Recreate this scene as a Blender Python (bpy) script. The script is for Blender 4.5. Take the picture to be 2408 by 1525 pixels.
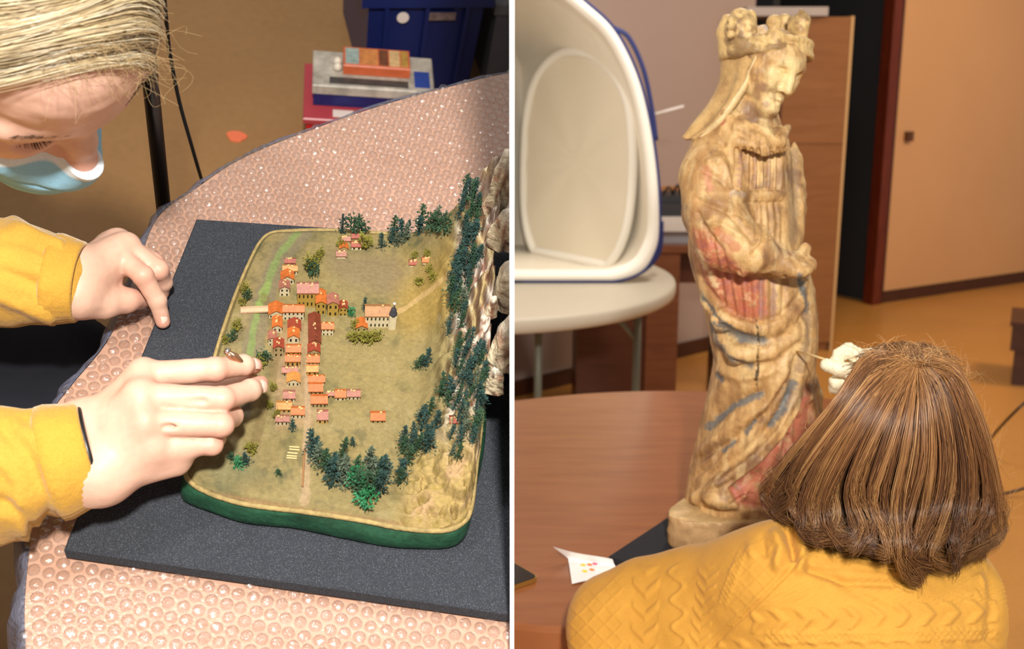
import bpy, bmesh, math, random
import numpy as np
from mathutils import Matrix, Vector
for o in list(bpy.data.objects): bpy.data.objects.remove(o)
rnd = random.Random(7); rng = np.random.default_rng(7)
scene = bpy.context.scene; COL = scene.collection
def srgb(r, g, b):
    f = lambda c: (c/255/12.92) if c/255 <= .04045 else ((c/255+.055)/1.055)**2.4
    return np.array([f(r), f(g), f(b)])

# ---------------------------------------------------------------- camera
FPX, U0, V0 = 2600.0, 1204.0, 762.5          # focal length in pixels of the 2408 x 1525 frame
CAMZ, PITCH = 1.47, math.radians(13)
cam_d = bpy.data.cameras.new('camera'); cam = bpy.data.objects.new('camera', cam_d); COL.objects.link(cam)
cam_d.sensor_fit = 'HORIZONTAL'; cam_d.sensor_width = 36; cam_d.lens = 36*FPX/2408
cam_d.clip_start = .02; cam_d.clip_end = 60
cam.location = (0, 0, CAMZ); cam.rotation_euler = (math.pi/2-PITCH, 0, 0)
cam_d.dof.use_dof = True; cam_d.dof.focus_distance = 1.0; cam_d.dof.aperture_fstop = (cam_d.lens/1000)/.0045
scene.camera = cam
CAMR = np.array(cam.rotation_euler.to_matrix()); CAMP = np.array([0, 0, CAMZ])
scene.view_settings.view_transform = 'Standard'; scene.view_settings.look = 'None'
scene.view_settings.exposure = 0.0; scene.view_settings.gamma = 1.0; scene.view_settings.use_curve_mapping = False
# ---------------------------------------------------------------- ambient light of the rooms
w = bpy.data.worlds.new('world'); scene.world = w; w.use_nodes = True
bg = w.node_tree.nodes['Background']; bg.inputs[0].default_value = (1.0, .93, .86, 1); bg.inputs[1].default_value = .33
def area(name, loc, target, size, power, col, spread=math.pi):
    d = bpy.data.lights.new(name, 'AREA'); d.shape = 'DISK'; d.size = size; d.energy = power; d.color = col; d.spread = spread
    o = bpy.data.objects.new(name, d); COL.objects.link(o); o.location = loc
    o.rotation_euler = (Vector(target)-Vector(loc)).to_track_quat('-Z', 'Y').to_euler(); return o
# one flash-like lamp beside the camera for each of the two rooms, and the warm room light of the room on the right
area('flash_lamp_statue_room', (.12, -.55, 2.05), (.62, 1.7, 1.05), .12, 66, (1, .95, .86))
area('tent_fill_lamp', (.75, 2.9, 2.9), (.6, 3.9, .7), .5, 40, (1, .93, .84))  # unseen lamp added to brighten the inside of the light tent
area('room_lamp_warm', (3.6, 4.6, 2.9), (3.0, 5.8, .4), .8, 60, (1, .70, .40))

# ---------------------------------------------------------------- frames of the two places
def ray(u, v): return np.array([(u-U0)/FPX, (V0-v)/FPX, -1.0])
NL = -ray(650, 3000); NL /= np.linalg.norm(NL)       # up direction of the model table's room, in camera axes
HL = .78                                             # camera height above the model table
def _pc(u, v, z=0.):
    r = ray(u, v); return r*((HL-z)/-(r@NL))
_B = _pc(150, 1290, .0); _C = _pc(1199, 1443, .0)
XL = _C-_B; XL /= np.linalg.norm(XL); YL = np.cross(NL, XL); OL = _pc(604, 900)
RL = np.stack([XL, YL, NL], 1)                       # local -> camera axes
ML = np.eye(4); ML[:3, :3] = CAMR@RL; ML[:3, 3] = CAMR@OL+CAMP
MR = np.eye(4)
CL = RL.T@(-OL)                                      # camera position in the model table's frame
def rl(u, v): return RL.T@ray(u, v)
def PL(u, v, z=0.):                                  # pixel -> point of the model table's frame at height z
    r = rl(u, v); return CL+r*((z-CL[2])/r[2])
def PLd(u, v, d):                                    # pixel -> point at camera depth d
    return CL+rl(u, v)*d
def rr(u, v): return CAMR@ray(u, v)
def PY(u, v, Y): r = rr(u, v); return CAMP+r*(Y/r[1])
def PZ(u, v, z): r = rr(u, v); return CAMP+r*((z-CAMZ)/r[2])

_T = PL(800,850,.03); _w = lambda q: ML[:3, :3]@np.asarray(q)+ML[:3, 3]
area('flash_lamp_model_table', _w(_T+[-.42,-.14,.98]), _w(_T), .12, 4.3, (1, .975, .94))
# ---------------------------------------------------------------- materials
MATS = {}
def mat(name, col=(.5,.5,.5), rough=.6, spec=.4, metal=0., attr=False, noise=None, bump=None, wood=None, coat=0., sheen=0., alpha=None, trans=0., sss=0., bump2=None, voro=None):
    if name in MATS: return MATS[name]
    m = bpy.data.materials.new(name); m.use_nodes = True; nt = m.node_tree; N = nt.nodes; Lk = nt.links
    b = N['Principled BSDF']; b.inputs['Roughness'].default_value = rough; b.inputs['Metallic'].default_value = metal
    b.inputs['Specular IOR Level'].default_value = spec
    if coat: b.inputs['Coat Weight'].default_value = coat; b.inputs['Coat Roughness'].default_value = .15
    if sheen: b.inputs['Sheen Weight'].default_value = sheen; b.inputs['Sheen Roughness'].default_value = .4
    if sss:
        b.inputs['Subsurface Weight'].default_value = sss; b.inputs['Subsurface Radius'].default_value = (1., .35, .2); b.inputs['Subsurface Scale'].default_value = .006
    if trans: b.inputs['Transmission Weight'].default_value = trans
    if alpha is not None: b.inputs['Alpha'].default_value = alpha
    tc = N.new('ShaderNodeTexCoord')
    c4 = (*[float(x) for x in col], 1)
    if attr:
        a = N.new('ShaderNodeVertexColor'); a.layer_name = 'Col'; src = a.outputs['Color']
    else:
        a = N.new('ShaderNodeRGB'); a.outputs[0].default_value = c4; src = a.outputs[0]
    def noise_node(scale, detail=5, dist=0., vec=None):
        n = N.new('ShaderNodeTexNoise'); n.inputs['Scale'].default_value = scale; n.inputs['Detail'].default_value = detail; n.inputs['Distortion'].default_value = dist
        Lk.new(vec if vec is not None else tc.outputs['Object'], n.inputs['Vector']); return n
    def mixcol(f, A, B, mode='MIX'):
        x = N.new('ShaderNodeMix'); x.data_type = 'RGBA'; x.blend_type = mode
        for s, v in ((x.inputs[0], f), (x.inputs[6], A), (x.inputs[7], B)):
            if hasattr(v, 'is_output'): Lk.new(v, s)
            else: s.default_value = v
        return x.outputs[2]
    if noise:
        for (sc, amt) in (noise if isinstance(noise[0], tuple) else (noise,)):
            n = noise_node(sc); r = N.new('ShaderNodeMapRange'); r.inputs[1].default_value = .25; r.inputs[2].default_value = .75
            r.inputs[3].default_value = 1-amt; r.inputs[4].default_value = 1+amt; Lk.new(n.outputs['Fac'], r.inputs[0])
            src = mixcol(1.0, src, r.outputs[0], 'MULTIPLY')
    if wood:
        mp = N.new('ShaderNodeMapping'); mp.inputs['Scale'].default_value = wood[0]; Lk.new(tc.outputs['Object'], mp.inputs['Vector'])
        n = noise_node(wood[1], 8, .8, mp.outputs[0]); r = N.new('ShaderNodeMapRange'); r.inputs[1].default_value = .3; r.inputs[2].default_value = .7; Lk.new(n.outputs['Fac'], r.inputs[0])
        src = mixcol(r.outputs[0], src, (*[float(x) for x in wood[2]], 1))
    if voro:
        vn = N.new('ShaderNodeTexVoronoi'); vn.inputs['Scale'].default_value = voro[0]; Lk.new(tc.outputs['Object'], vn.inputs['Vector'])
        r = N.new('ShaderNodeMapRange'); r.inputs[1].default_value = 0; r.inputs[2].default_value = voro[1]; r.inputs[3].default_value = 1; r.inputs[4].default_value = 0; Lk.new(vn.outputs['Distance'], r.inputs[0])
        src = mixcol(r.outputs[0], src, (*[float(x) for x in voro[2]], 1))
    Lk.new(src, b.inputs['Base Color'])
    last = None
    for bb in (bump, bump2):
        if bb:
            n = noise_node(bb[0], 6); bn = N.new('ShaderNodeBump'); bn.inputs['Strength'].default_value = bb[1]; bn.inputs['Distance'].default_value = bb[2] if len(bb) > 2 else .002
            Lk.new(n.outputs['Fac'], bn.inputs['Height'])
            if last: Lk.new(last, bn.inputs['Normal'])
            last = bn.outputs['Normal']
    if last: Lk.new(last, b.inputs['Normal'])
    MATS[name] = m; return m

# ---------------------------------------------------------------- mesh helpers
ORG = {}; SIDE = {}
def mesh(name, V, F, m=None, smooth=False, cols=None):
    me = bpy.data.meshes.new(name); V = np.asarray(V, dtype=np.float64)
    if isinstance(F, np.ndarray):
        nf, k = F.shape; me.vertices.add(len(V)); me.vertices.foreach_set('co', V.astype(np.float32).ravel())
        me.loops.add(nf*k); me.loops.foreach_set('vertex_index', F.astype(np.int32).ravel())
        me.polygons.add(nf); me.polygons.foreach_set('loop_start', np.arange(0, nf*k, k, dtype=np.int32))
        me.update(calc_edges=True)
    else:
        me.from_pydata([tuple(v) for v in V], [], [tuple(int(i) for i in f) for f in F]); me.update()
    me.validate(clean_customdata=False)
    if smooth: me.polygons.foreach_set('use_smooth', np.ones(len(me.polygons), dtype=bool))
    if cols is not None:
        a = me.color_attributes.new('Col', 'FLOAT_COLOR', 'POINT'); c = np.ones((len(V), 4), dtype=np.float32); c[:, :3] = cols; a.data.foreach_set('color', c.ravel())
    if m: me.materials.append(m)
    return me
def props(o, label=None, cat=None, group=None, kind=None):
    for k, v in (('label', label), ('category', cat), ('group', group), ('kind', kind)):
        if v: o[k] = v
    return o
def thing(M, name, label, cat, origin=(0,0,0), group=None, kind=None):
    o = bpy.data.objects.new(name, None); COL.objects.link(o); T = np.eye(4); T[:3, 3] = origin
    o.matrix_world = Matrix((M@T).tolist()); ORG[o.name] = np.array(origin, float); SIDE[o.name] = 'L' if M is ML else 'R'
    return props(o, label, cat, group, kind)
def part(name, parent, V, F, m, smooth=False, cols=None, label=None, kind=None):
    og = ORG[parent.name]; o = bpy.data.objects.new(name, mesh(name, np.asarray(V, float)-og, F, m, smooth, cols)); COL.objects.link(o)
    o.parent = parent; ORG[o.name] = og; SIDE[o.name] = SIDE[parent.name]
    return props(o, label, None, None, kind)
def solo(M, name, label, cat, V, F, m, smooth=False, cols=None, origin=None, group=None, kind=None):
    V = np.asarray(V, float)
    if origin is None: origin = (*((V.min(0)+V.max(0))/2)[:2], V[:, 2].min())
    T = np.eye(4); T[:3, 3] = origin
    o = bpy.data.objects.new(name, mesh(name, V-np.array(origin), F, m, smooth, cols)); COL.objects.link(o); o.matrix_world = Matrix((M@T).tolist())
    ORG[o.name] = np.array(origin, float); SIDE[o.name] = 'L' if M is ML else 'R'
    return props(o, label, cat, group, kind)
def inst(name, parent, me, loc, rot=(0,0,0), scale=(1,1,1)):
    o = bpy.data.objects.new(name, me); COL.objects.link(o); o.parent = parent; og = ORG[parent.name]
    o.location = np.array(loc)-og; o.rotation_euler = rot; o.scale = scale; SIDE[o.name] = SIDE[parent.name]; ORG[o.name] = np.zeros(3); return o

class MB:
    """collects shapes into one mesh"""
    def __init__(s): s.V = []; s.F = []; s.C = []
    def add(s, V, F, c=None):
        b = len(s.V); s.V += [np.asarray(v, float) for v in V]; s.F += [tuple(i+b for i in f) for f in F]; s.C += [c if c is not None else (1,1,1)]*len(V); return s
    def box(s, lo, hi, c=None, R=None, o=None):
        lo, hi = np.array(lo, float), np.array(hi, float)
        V = [np.array([(lo, hi)[i & 1][0], (lo, hi)[(i >> 1) & 1][1], (lo, hi)[(i >> 2) & 1][2]]) for i in range(8)]
        if R is not None: V = [R@v for v in V]
        if o is not None: V = [v+np.array(o) for v in V]
        return s.add(V, [(0,2,3,1),(4,5,7,6),(0,1,5,4),(2,6,7,3),(0,4,6,2),(1,3,7,5)], c)
    def hexa(s, P, c=None):  # 8 corners: bottom 0-3 (ccw), top 4-7
        return s.add(P, [(0,3,2,1),(4,5,6,7),(0,1,5,4),(1,2,6,5),(2,3,7,6),(3,0,4,7)], c)
    def prism(s, poly, z0, z1, c=None):
        n = len(poly); V = [(p[0], p[1], z0) for p in poly]+[(p[0], p[1], z1) for p in poly]
        return s.add(V, [tuple(range(n-1, -1, -1)), tuple(range(n, 2*n))]+[(i, (i+1) % n, n+(i+1) % n, n+i) for i in range(n)], c)
    def tube(s, pts, r, n=8, c=None, caps=True):
        V, F = tube(pts, r, n, caps); return s.add(V, F, c)
    def cols(s): return np.array(s.C)
def tube(pts, r, n=8, caps=True):
    P = np.array(pts, float); k = len(P); r = np.broadcast_to(np.asarray(r, float), (k,))
    T = np.gradient(P, axis=0); T /= np.linalg.norm(T, axis=1)[:, None]+1e-12
    a = np.array([0, 0, 1.]) if abs(T[0, 2]) < .9 else np.array([1., 0, 0]); V = []
    nrm = np.cross(T[0], a); nrm /= np.linalg.norm(nrm)
    for i in range(k):
        nrm = nrm-(nrm@T[i])*T[i]; nrm /= np.linalg.norm(nrm)+1e-12; bn = np.cross(T[i], nrm)
        for j in range(n):
            t = 2*math.pi*j/n; V.append(P[i]+r[i]*(math.cos(t)*nrm+math.sin(t)*bn))
    F = [(i*n+j, i*n+(j+1) % n, (i+1)*n+(j+1) % n, (i+1)*n+j) for i in range(k-1) for j in range(n)]
    if caps: F += [tuple(range(n-1, -1, -1)), tuple(range((k-1)*n, k*n))]
    return V, F
def spline(pts, n):
    """Catmull-Rom through the points, n samples"""
    P = np.array(pts, float); k = len(P)
    if k == 2: return P[0]+(P[1]-P[0])*np.linspace(0, 1, n)[:, None]
    Q = np.vstack([2*P[0]-P[1], P, 2*P[-1]-P[-2]]); t = np.linspace(0, k-1, n); i = np.minimum(t.astype(int), k-2); f = (t-i)[:, None]
    a, b, c, d = Q[i], Q[i+1], Q[i+2], Q[i+3]
    return .5*(2*b+(c-a)*f+(2*a-5*b+4*c-d)*f**2+(3*b-a-3*c+d)*f**3)
def grid_faces(nu, nv, wrap=False):
    i, j = np.meshgrid(np.arange(nu-1), np.arange(nv if wrap else nv-1), indexing='ij'); j2 = (j+1) % nv
    return np.stack([i*nv+j, (i+1)*nv+j, (i+1)*nv+j2, i*nv+j2], -1).reshape(-1, 4)
def lathe(prof, n=32, center=(0,0,0)):
    V = []; c = np.array(center)
    for r, z in prof:
        for j in range(n): t = 2*math.pi*j/n; V.append(c+np.array([r*math.cos(t), r*math.sin(t), z]))
    k = len(prof); F = [(i*n+j, i*n+(j+1) % n, (i+1)*n+(j+1) % n, (i+1)*n+j) for i in range(k-1) for j in range(n)]
    F += [tuple(range(n-1, -1, -1)), tuple(range((k-1)*n, k*n))]; return V, F
def vnoise(P, scale, seed=0):
    """smooth value noise in [-1,1] for points (N,3)"""
    Q = np.asarray(P, float)*scale; I = np.floor(Q).astype(np.int64); f = Q-I; f = f*f*(3-2*f); out = np.zeros(len(Q))
    for dx in (0, 1):
        for dy in (0, 1):
            for dz in (0, 1):
                h = ((I[:, 0]+dx)*374761393+(I[:, 1]+dy)*668265263+(I[:, 2]+dz)*2147483647+seed*974634777) & 0xffffffff
                h = ((h ^ (h >> 13))*1274126177) & 0xffffffff; h = (h ^ (h >> 16)) & 0xffffff
                wgt = (f[:, 0] if dx else 1-f[:, 0])*(f[:, 1] if dy else 1-f[:, 1])*(f[:, 2] if dz else 1-f[:, 2])
                out += wgt*(h/0xffffff*2-1)
    return out
def fbm(P, scale, octv=4, seed=0):
    o = 0; a = 1
    for k in range(octv): o = o+a*vnoise(P, scale*2**k, seed+k); a *= .5
    return o
def sstep(a, b, x): t = np.clip((x-a)/(b-a), 0, 1); return t*t*(3-2*t)

# ---------------------------------------------------------------- signed distance modelling with surface nets
class SDF:
    def __init__(s, lo, hi, h):
        s.lo = np.array(lo, float); s.h = h; s.n = np.ceil((np.array(hi)-s.lo)/h).astype(int)+1
        ax = [s.lo[i]+h*np.arange(s.n[i]) for i in range(3)]; s.ax = ax
        s.D = np.full(s.n, 1.0, dtype=np.float32)
    def box(s, lo, hi):
        a = np.clip(np.floor((np.array(lo)-s.lo)/s.h).astype(int), 0, s.n); b = np.clip(np.ceil((np.array(hi)-s.lo)/s.h).astype(int)+1, 0, s.n)
        sl = tuple(slice(a[i], b[i]) for i in range(3)); g = np.meshgrid(*[s.ax[i][sl[i]] for i in range(3)], indexing='ij', sparse=True); return sl, g
    def comb(s, sl, d, k, op='u'):
        A = s.D[sl]; d = d.astype(np.float32)
        if A.size == 0: return s
        if op == 'u':
            if k > 0: h = np.maximum(k-np.abs(A-d), 0)/k; s.D[sl] = np.minimum(A, d)-h*h*k*.25
            else: s.D[sl] = np.minimum(A, d)
        else:
            d = -d
            if k > 0: h = np.maximum(k-np.abs(A-d), 0)/k; s.D[sl] = np.maximum(A, d)+h*h*k*.25
            else: s.D[sl] = np.maximum(A, d)
        return s
    def cone(s, a, b, ra, rb, k=.004, op='u', flat=None):
        a, b = np.array(a, float), np.array(b, float); m = max(ra, rb)+k+4*s.h
        sl, (X, Y, Z) = s.box(np.minimum(a, b)-m, np.maximum(a, b)+m); ab = b-a
        t = np.clip(((X-a[0])*ab[0]+(Y-a[1])*ab[1]+(Z-a[2])*ab[2])/(ab@ab+1e-12), 0, 1)
        dx, dy, dz = X-a[0]-t*ab[0], Y-a[1]-t*ab[1], Z-a[2]-t*ab[2]; q = dx*dx+dy*dy+dz*dz
        if flat is not None:   # flat = (direction, factor): squash along a direction
            fd = np.array(flat[0], float); fd /= np.linalg.norm(fd); pr = dx*fd[0]+dy*fd[1]+dz*fd[2]; q = q+pr*pr*(1/flat[1]**2-1)
        return s.comb(sl, np.sqrt(q)-(ra+t*(rb-ra)), k, op)
    def ell(s, c, r, k=.004, R=None, op='u'):
        c, r = np.array(c, float), np.array(r, float); m = (r.max() if R is not None else r)+k+4*s.h
        sl, (X, Y, Z) = s.box(c-m, c+m); x, y, z = X-c[0], Y-c[1], Z-c[2]
        if R is not None: x, y, z = [R[0][i]*x+R[1][i]*y+R[2][i]*z for i in range(3)]
        q = np.sqrt((x/r[0])**2+(y/r[1])**2+(z/r[2])**2); q2 = np.sqrt((x/r[0]**2)**2+(y/r[1]**2)**2+(z/r[2]**2)**2)+1e-9
        return s.comb(sl, np.where(q < .3, (q-1)*r.min(), q*(q-1)/q2), k, op)
    def chain(s, pts, rad, k=.004, op='u', flat=None):
        for i in range(len(pts)-1): s.cone(pts[i], pts[i+1], rad[i], rad[i+1], k, op, flat)
        return s
    def mesh(s):
        D = s.D; lo, h = s.lo, s.h; S = D < 0; n = np.array(D.shape); nc = n-1
        acc = np.zeros((*nc, 3), dtype=np.float32); cnt = np.zeros(nc, dtype=np.float32)
        quads = []
        for ax in range(3):
            sl0 = [slice(None)]*3; sl1 = [slice(None)]*3; sl0[ax] = slice(0, -1); sl1[ax] = slice(1, None)
            d0, d1 = D[tuple(sl0)], D[tuple(sl1)]; I = np.argwhere((d0 < 0) != (d1 < 0))
            if len(I) == 0: continue
            a = d0[tuple(I.T)]; b = d1[tuple(I.T)]; t = a/(a-b); P = I.astype(np.float32).copy(); P[:, ax] += t
            o1, o2 = [q for q in range(3) if q != ax]; cells = []
            for e1 in (0, 1):
                for e2 in (0, 1):
                    J = I.copy(); J[:, o1] -= e1; J[:, o2] -= e2; ok = ((J >= 0) & (J < nc)).all(1); cells.append((J, ok))
                    np.add.at(acc, tuple(J[ok].T), P[ok]); np.add.at(cnt, tuple(J[ok].T), 1)
            okk = cells[0][1] & cells[1][1] & cells[2][1] & cells[3][1]
            ids = [np.ravel_multi_index(tuple(c[0][okk].T), nc) for c in cells]   # 00,01,10,11
            q = np.stack([ids[0], ids[1], ids[3], ids[2]], 1); flip = (a[okk] < 0) ^ (ax == 1)
            q[flip] = q[flip][:, ::-1]; quads.append(q)
        Q = np.concatenate(quads); used, inv = np.unique(Q, return_inverse=True)
        V = acc.reshape(-1, 3)[used]/cnt.reshape(-1)[used][:, None]; return lo+V.astype(float)*h, inv.reshape(-1, 4)
def vnormals(V, F):
    n = np.cross(V[F[:, 2]]-V[F[:, 0]], V[F[:, 3 % F.shape[1]]]-V[F[:, 1]]); N = np.zeros_like(V)
    for k in range(F.shape[1]): np.add.at(N, F[:, k], n)
    return N/(np.linalg.norm(N, axis=1)[:, None]+1e-12)
def seg_dist(P, A, B):
    ab = B-A; t = np.clip(((P-A)@ab)/(ab@ab+1e-12), 0, 1); return np.linalg.norm(P-(A+t[:, None]*ab), axis=1), t
def poly_dist(P, pts):
    """distance of 2D points to a polyline and the parameter along it (0..1)"""
    pts = np.array(pts, float); best = np.full(len(P), 1e9); tt = np.zeros(len(P)); n = len(pts)-1
    for i in range(n):
        d, t = seg_dist(P, pts[i], pts[i+1]); m = d < best; best[m] = d[m]; tt[m] = (i+t[m])/n
    return best, tt
def inpoly(P, poly):
    poly = np.array(poly, float); x, y = P[:, 0], P[:, 1]; c = np.zeros(len(P), bool); j = len(poly)-1
    for i in range(len(poly)):
        xi, yi = poly[i]; xj, yj = poly[j]
        if yi != yj: c ^= ((yi > y) != (yj > y)) & (x < (xj-xi)*(y-yi)/(yj-yi)+xi)
        j = i
    return c
def polymask(P, poly, soft):
    d, _ = poly_dist(P, list(poly)+[poly[0]]); return sstep(-soft, soft, np.where(inpoly(P, poly), d, -d))
def toworld(M, V): return V@M[:3, :3].T+M[:3, 3]
def pix(M, V):
    W = (toworld(M, V)-CAMP)@CAMR; return np.stack([U0+FPX*W[:, 0]/-W[:, 2], V0-FPX*W[:, 1]/-W[:, 2]], 1)
def strands(paths, rads, n=3):
    """many tubes at once: paths (S,K,3), rads (S,K)"""
    S, K, _ = paths.shape; T = np.gradient(paths, axis=1); T /= np.linalg.norm(T, axis=2)[..., None]+1e-12
    ref = np.eye(3)[np.argmin(np.abs(T).mean(1), 1)][:, None, :]; A = np.cross(T, ref); A /= np.linalg.norm(A, axis=2)[..., None]+1e-12; B = np.cross(T, A)
    th = 2*np.pi*np.arange(n)/n
    V = paths[:, :, None, :]+rads[:, :, None, None]*(np.cos(th)[None, None, :, None]*A[:, :, None, :]+np.sin(th)[None, None, :, None]*B[:, :, None, :])
    s, i, j = np.meshgrid(np.arange(S), np.arange(K-1), np.arange(n), indexing='ij'); b = (s*K+i)*n; j2 = (j+1) % n
    F = np.stack([b+j, b+j2, b+n+j2, b+n+j], -1).reshape(-1, 4); return V.reshape(-1, 3), F
# ================================================================ the setting
m_part = mat('white_partition_board', srgb(250,250,250), .6, .2)
HT = .0016
solo(MR, 'wall_partition', 'thin white partition board standing between the two workrooms', None, *(lambda b: (b.V, b.F))(MB().box((-HT+.0001, .755, 0), (HT-.0001, 9.5, 3.2))), m_part, kind='structure')

# --- floor of the room with the model table
m_fl1 = mat('linoleum_tan', srgb(162,122,78), .38, .35, noise=((3,.10),(60,.06)), bump=(40,.08,.002))
FZ = -.74
solo(ML, 'floor', 'tan brown speckled floor of the room with the model table', None, [(-2.4,-1.5,FZ),(2.2,-1.5,FZ),(2.2,3.2,FZ),(-2.4,3.2,FZ)], [(0,1,2,3)], m_fl1, kind='structure')

# --- room with the statue
m_fl2 = mat('linoleum_ochre', srgb(188,132,66), .32, .4, noise=((2,.08),(50,.05)), bump=(30,.05,.002))
solo(MR, 'floor', 'ochre brown glossy floor of the room with the statue', None, [(HT,-1.2,0),(6,-1.2,0),(6,9.5,0),(HT,9.5,0)], [(0,1,2,3)], m_fl2, kind='structure')
m_wall = mat('plaster_pinkish', srgb(166,146,138), .75, .2, noise=(1.5,.04), bump=(60,.05,.001))
m_base = mat('baseboard_brown', srgb(70,38,24), .4, .4, noise=(20,.15))
def wall_quad(name, label, A, B, z0, z1, th, m, kind='structure'):
    A, B = np.array(A, float)[:2], np.array(B, float)[:2]; d = (B-A)/np.linalg.norm(B-A); n = np.array([-d[1], d[0]])*th
    b = MB().prism([A, B, B+n, A+n], z0, z1); return solo(MR, name, label, None, b.V, b.F, m, kind=kind)
wa, wb = PZ(1209,931,0), PZ(1640,828,0); wdir = (wb-wa)/np.linalg.norm(wb-wa); wend = wa+wdir*1.62; wst = wa-wdir*.3
wall_quad('wall_back', 'pale pinkish plaster wall behind the white light tent', wst, wend, 0, 3.2, .12, m_wall)
nn = np.array([wdir[1], -wdir[0], 0])
wall_quad('baseboard_back', 'dark brown baseboard along the pinkish wall', wst+nn*.018, wend+nn*.018, 0, .075, .017, m_base)
# sliding door wall on the right, with the dark doorway to its left
da, db = PZ(2062,713,0), PZ(2408,662,0); ddir = (db-da)/np.linalg.norm(db-da); dn = np.array([ddir[1], -ddir[0], 0])
dend = da+ddir*2.6; djl = da-ddir*.62
m_door = mat('door_veneer_tan', srgb(206,158,112), .33, .45, noise=(1.2,.05), bump=(14,.03,.002))
m_red = mat('red_brown_jamb', srgb(112,44,20), .4, .4, wood=((30,30,2), 3, srgb(80,26,12)))
wall_quad('wall_right', 'tan painted wall behind the sliding door panel', da+ddir*.02-dn*.035, dend-dn*.035, 0, 3.2, .1, m_wall)
sd = thing(MR, 'door_1', 'large flat tan sliding door panel with a small square pull', None, da, kind='structure')
b = MB().prism([da+ddir*.05, dend, dend-dn*.032, da+ddir*.05-dn*.032], .075, 2.6); part('door_leaf', sd, b.V, b.F, m_door)
kp = PZ(2133,320,0); tt = (rr(2133,320)); s_ = ((da-CAMP)@dn)/(tt@dn); kp = CAMP+tt*s_
b = MB(); R_ = np.stack([ddir, -dn, [0,0,1]], 1)
b.box((-.028,-.03,-.03), (.028,.0,.03), R=R_, o=kp); b.box((-.018,-.036,-.02), (.018,-.03,.02), R=R_, o=kp)
part('door_pull', sd, b.V, b.F, mat('pull_brown', srgb(96,62,38), .4, .4), label='small square brown door pull')
wall_quad('baseboard_right', 'dark brown baseboard under the tan sliding door', da+dn*.012, dend+dn*.012, 0, .07, .03, m_base)
jb = thing(MR, 'trim_1', 'red brown wooden door jamb beside the dark doorway', None, da, kind='structure')
b = MB().prism([da-ddir*.075+dn*.03, da+ddir*.0+dn*.03, da+ddir*.0-dn*.05, da-ddir*.075-dn*.05], 0, 2.62); part('jamb_post', jb, b.V, b.F, m_red)
b = MB().prism([da+ddir*.0+dn*.02, da+ddir*.03+dn*.02, da+ddir*.03-dn*.1, da+ddir*.0-dn*.1], 0, 2.62); part('jamb_bead', jb, b.V, b.F, mat('jamb_edge_dark', srgb(62,28,16), .4))
# the unlit room behind the doorway
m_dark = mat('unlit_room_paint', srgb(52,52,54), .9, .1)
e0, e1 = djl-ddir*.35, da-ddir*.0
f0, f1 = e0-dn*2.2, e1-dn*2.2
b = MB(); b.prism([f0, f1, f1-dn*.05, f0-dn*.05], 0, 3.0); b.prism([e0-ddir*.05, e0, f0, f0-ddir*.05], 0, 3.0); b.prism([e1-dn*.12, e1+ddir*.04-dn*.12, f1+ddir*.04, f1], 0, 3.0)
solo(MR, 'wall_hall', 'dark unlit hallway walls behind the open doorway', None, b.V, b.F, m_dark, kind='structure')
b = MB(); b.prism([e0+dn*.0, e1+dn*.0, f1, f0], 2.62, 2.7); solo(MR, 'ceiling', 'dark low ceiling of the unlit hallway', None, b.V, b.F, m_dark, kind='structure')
# dark cabinet standing in the hallway
cA = e0-dn*.9+ddir*.02; b = MB(); t_ = thing(MR, 'hall_cabinet', 'tall near-black cabinet standing in the unlit hallway', 'cabinet', cA)
b.prism([cA, cA+ddir*.62, cA+ddir*.62-dn*.5, cA-dn*.5], .06, 1.9); part('body', t_, b.V, b.F, mat('black_lacquer', srgb(22,20,20), .6))
b = MB().prism([cA+ddir*.02, cA+ddir*.60, cA+ddir*.60-dn*.45, cA+ddir*.02-dn*.45], 0, .06); part('plinth', t_, b.V, b.F, m_base)
b = MB().prism([cA+dn*.02+ddir*.01, cA+dn*.02+ddir*.30, cA+ddir*.30, cA+ddir*.01], .08, 1.88).prism([cA+dn*.02+ddir*.32, cA+dn*.02+ddir*.61, cA+ddir*.61, cA+ddir*.32], .08, 1.88); part('door', t_, b.V, b.F, mat('black_lacquer', srgb(22,20,20)))

# --- brown cupboard between the statue and the doorway
Yc = 5.75
ca, cb = PY(1812,700,Yc), PY(1957,700,Yc)
m_ven = mat('cupboard_veneer', srgb(146,98,58), .3, .45, wood=((1.5,1.5,14), 2.2, srgb(134,86,48)))
t_ = thing(MR, 'tall_cupboard', 'tall glossy brown veneer cupboard standing behind the statue', 'cupboard', (ca[0], Yc, 0))
zt = PY(1900,40,Yc)[2]; zm = PY(1900,338,Yc)[2]
b = MB().box((ca[0], Yc, .0), (cb[0]-.012, Yc+.5, zt)); part('body', t_, b.V, b.F, m_ven)
b = MB().box((ca[0]+.003, Yc-.019, .05), (cb[0]-.003, Yc-.001, zm-.002)); part('door', t_, b.V, b.F, m_ven, label='lower cupboard door')
b = MB().box((ca[0]+.003, Yc-.019, zm+.002), (cb[0]-.003, Yc-.001, zt)); part('door', t_, b.V, b.F, m_ven, label='upper cupboard door')
b = MB().box((cb[0]-.002, Yc-.02, .0), (cb[0]+.012, Yc+.5, zt+.004)); part('edge_strip', t_, b.V, b.F, mat('pale_edging', srgb(200,160,110), .4))
sa, sb_ = PY(1757,24,Yc-.05), PY(1948,24,Yc-.05); z0, z1 = PY(1850,34,Yc-.05)[2], PY(1850,13,Yc-.05)[2]
b = MB().box((sa[0], Yc-.05, zt+.004), (sb_[0], Yc+.48, zt+.004+(z1-z0)))
t_ = solo(MR, 'box_lid', 'flat pale grey box lid lying on the brown cupboard', 'lid', b.V, b.F, mat('pale_grey_card', srgb(176,164,158), .7))
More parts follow.
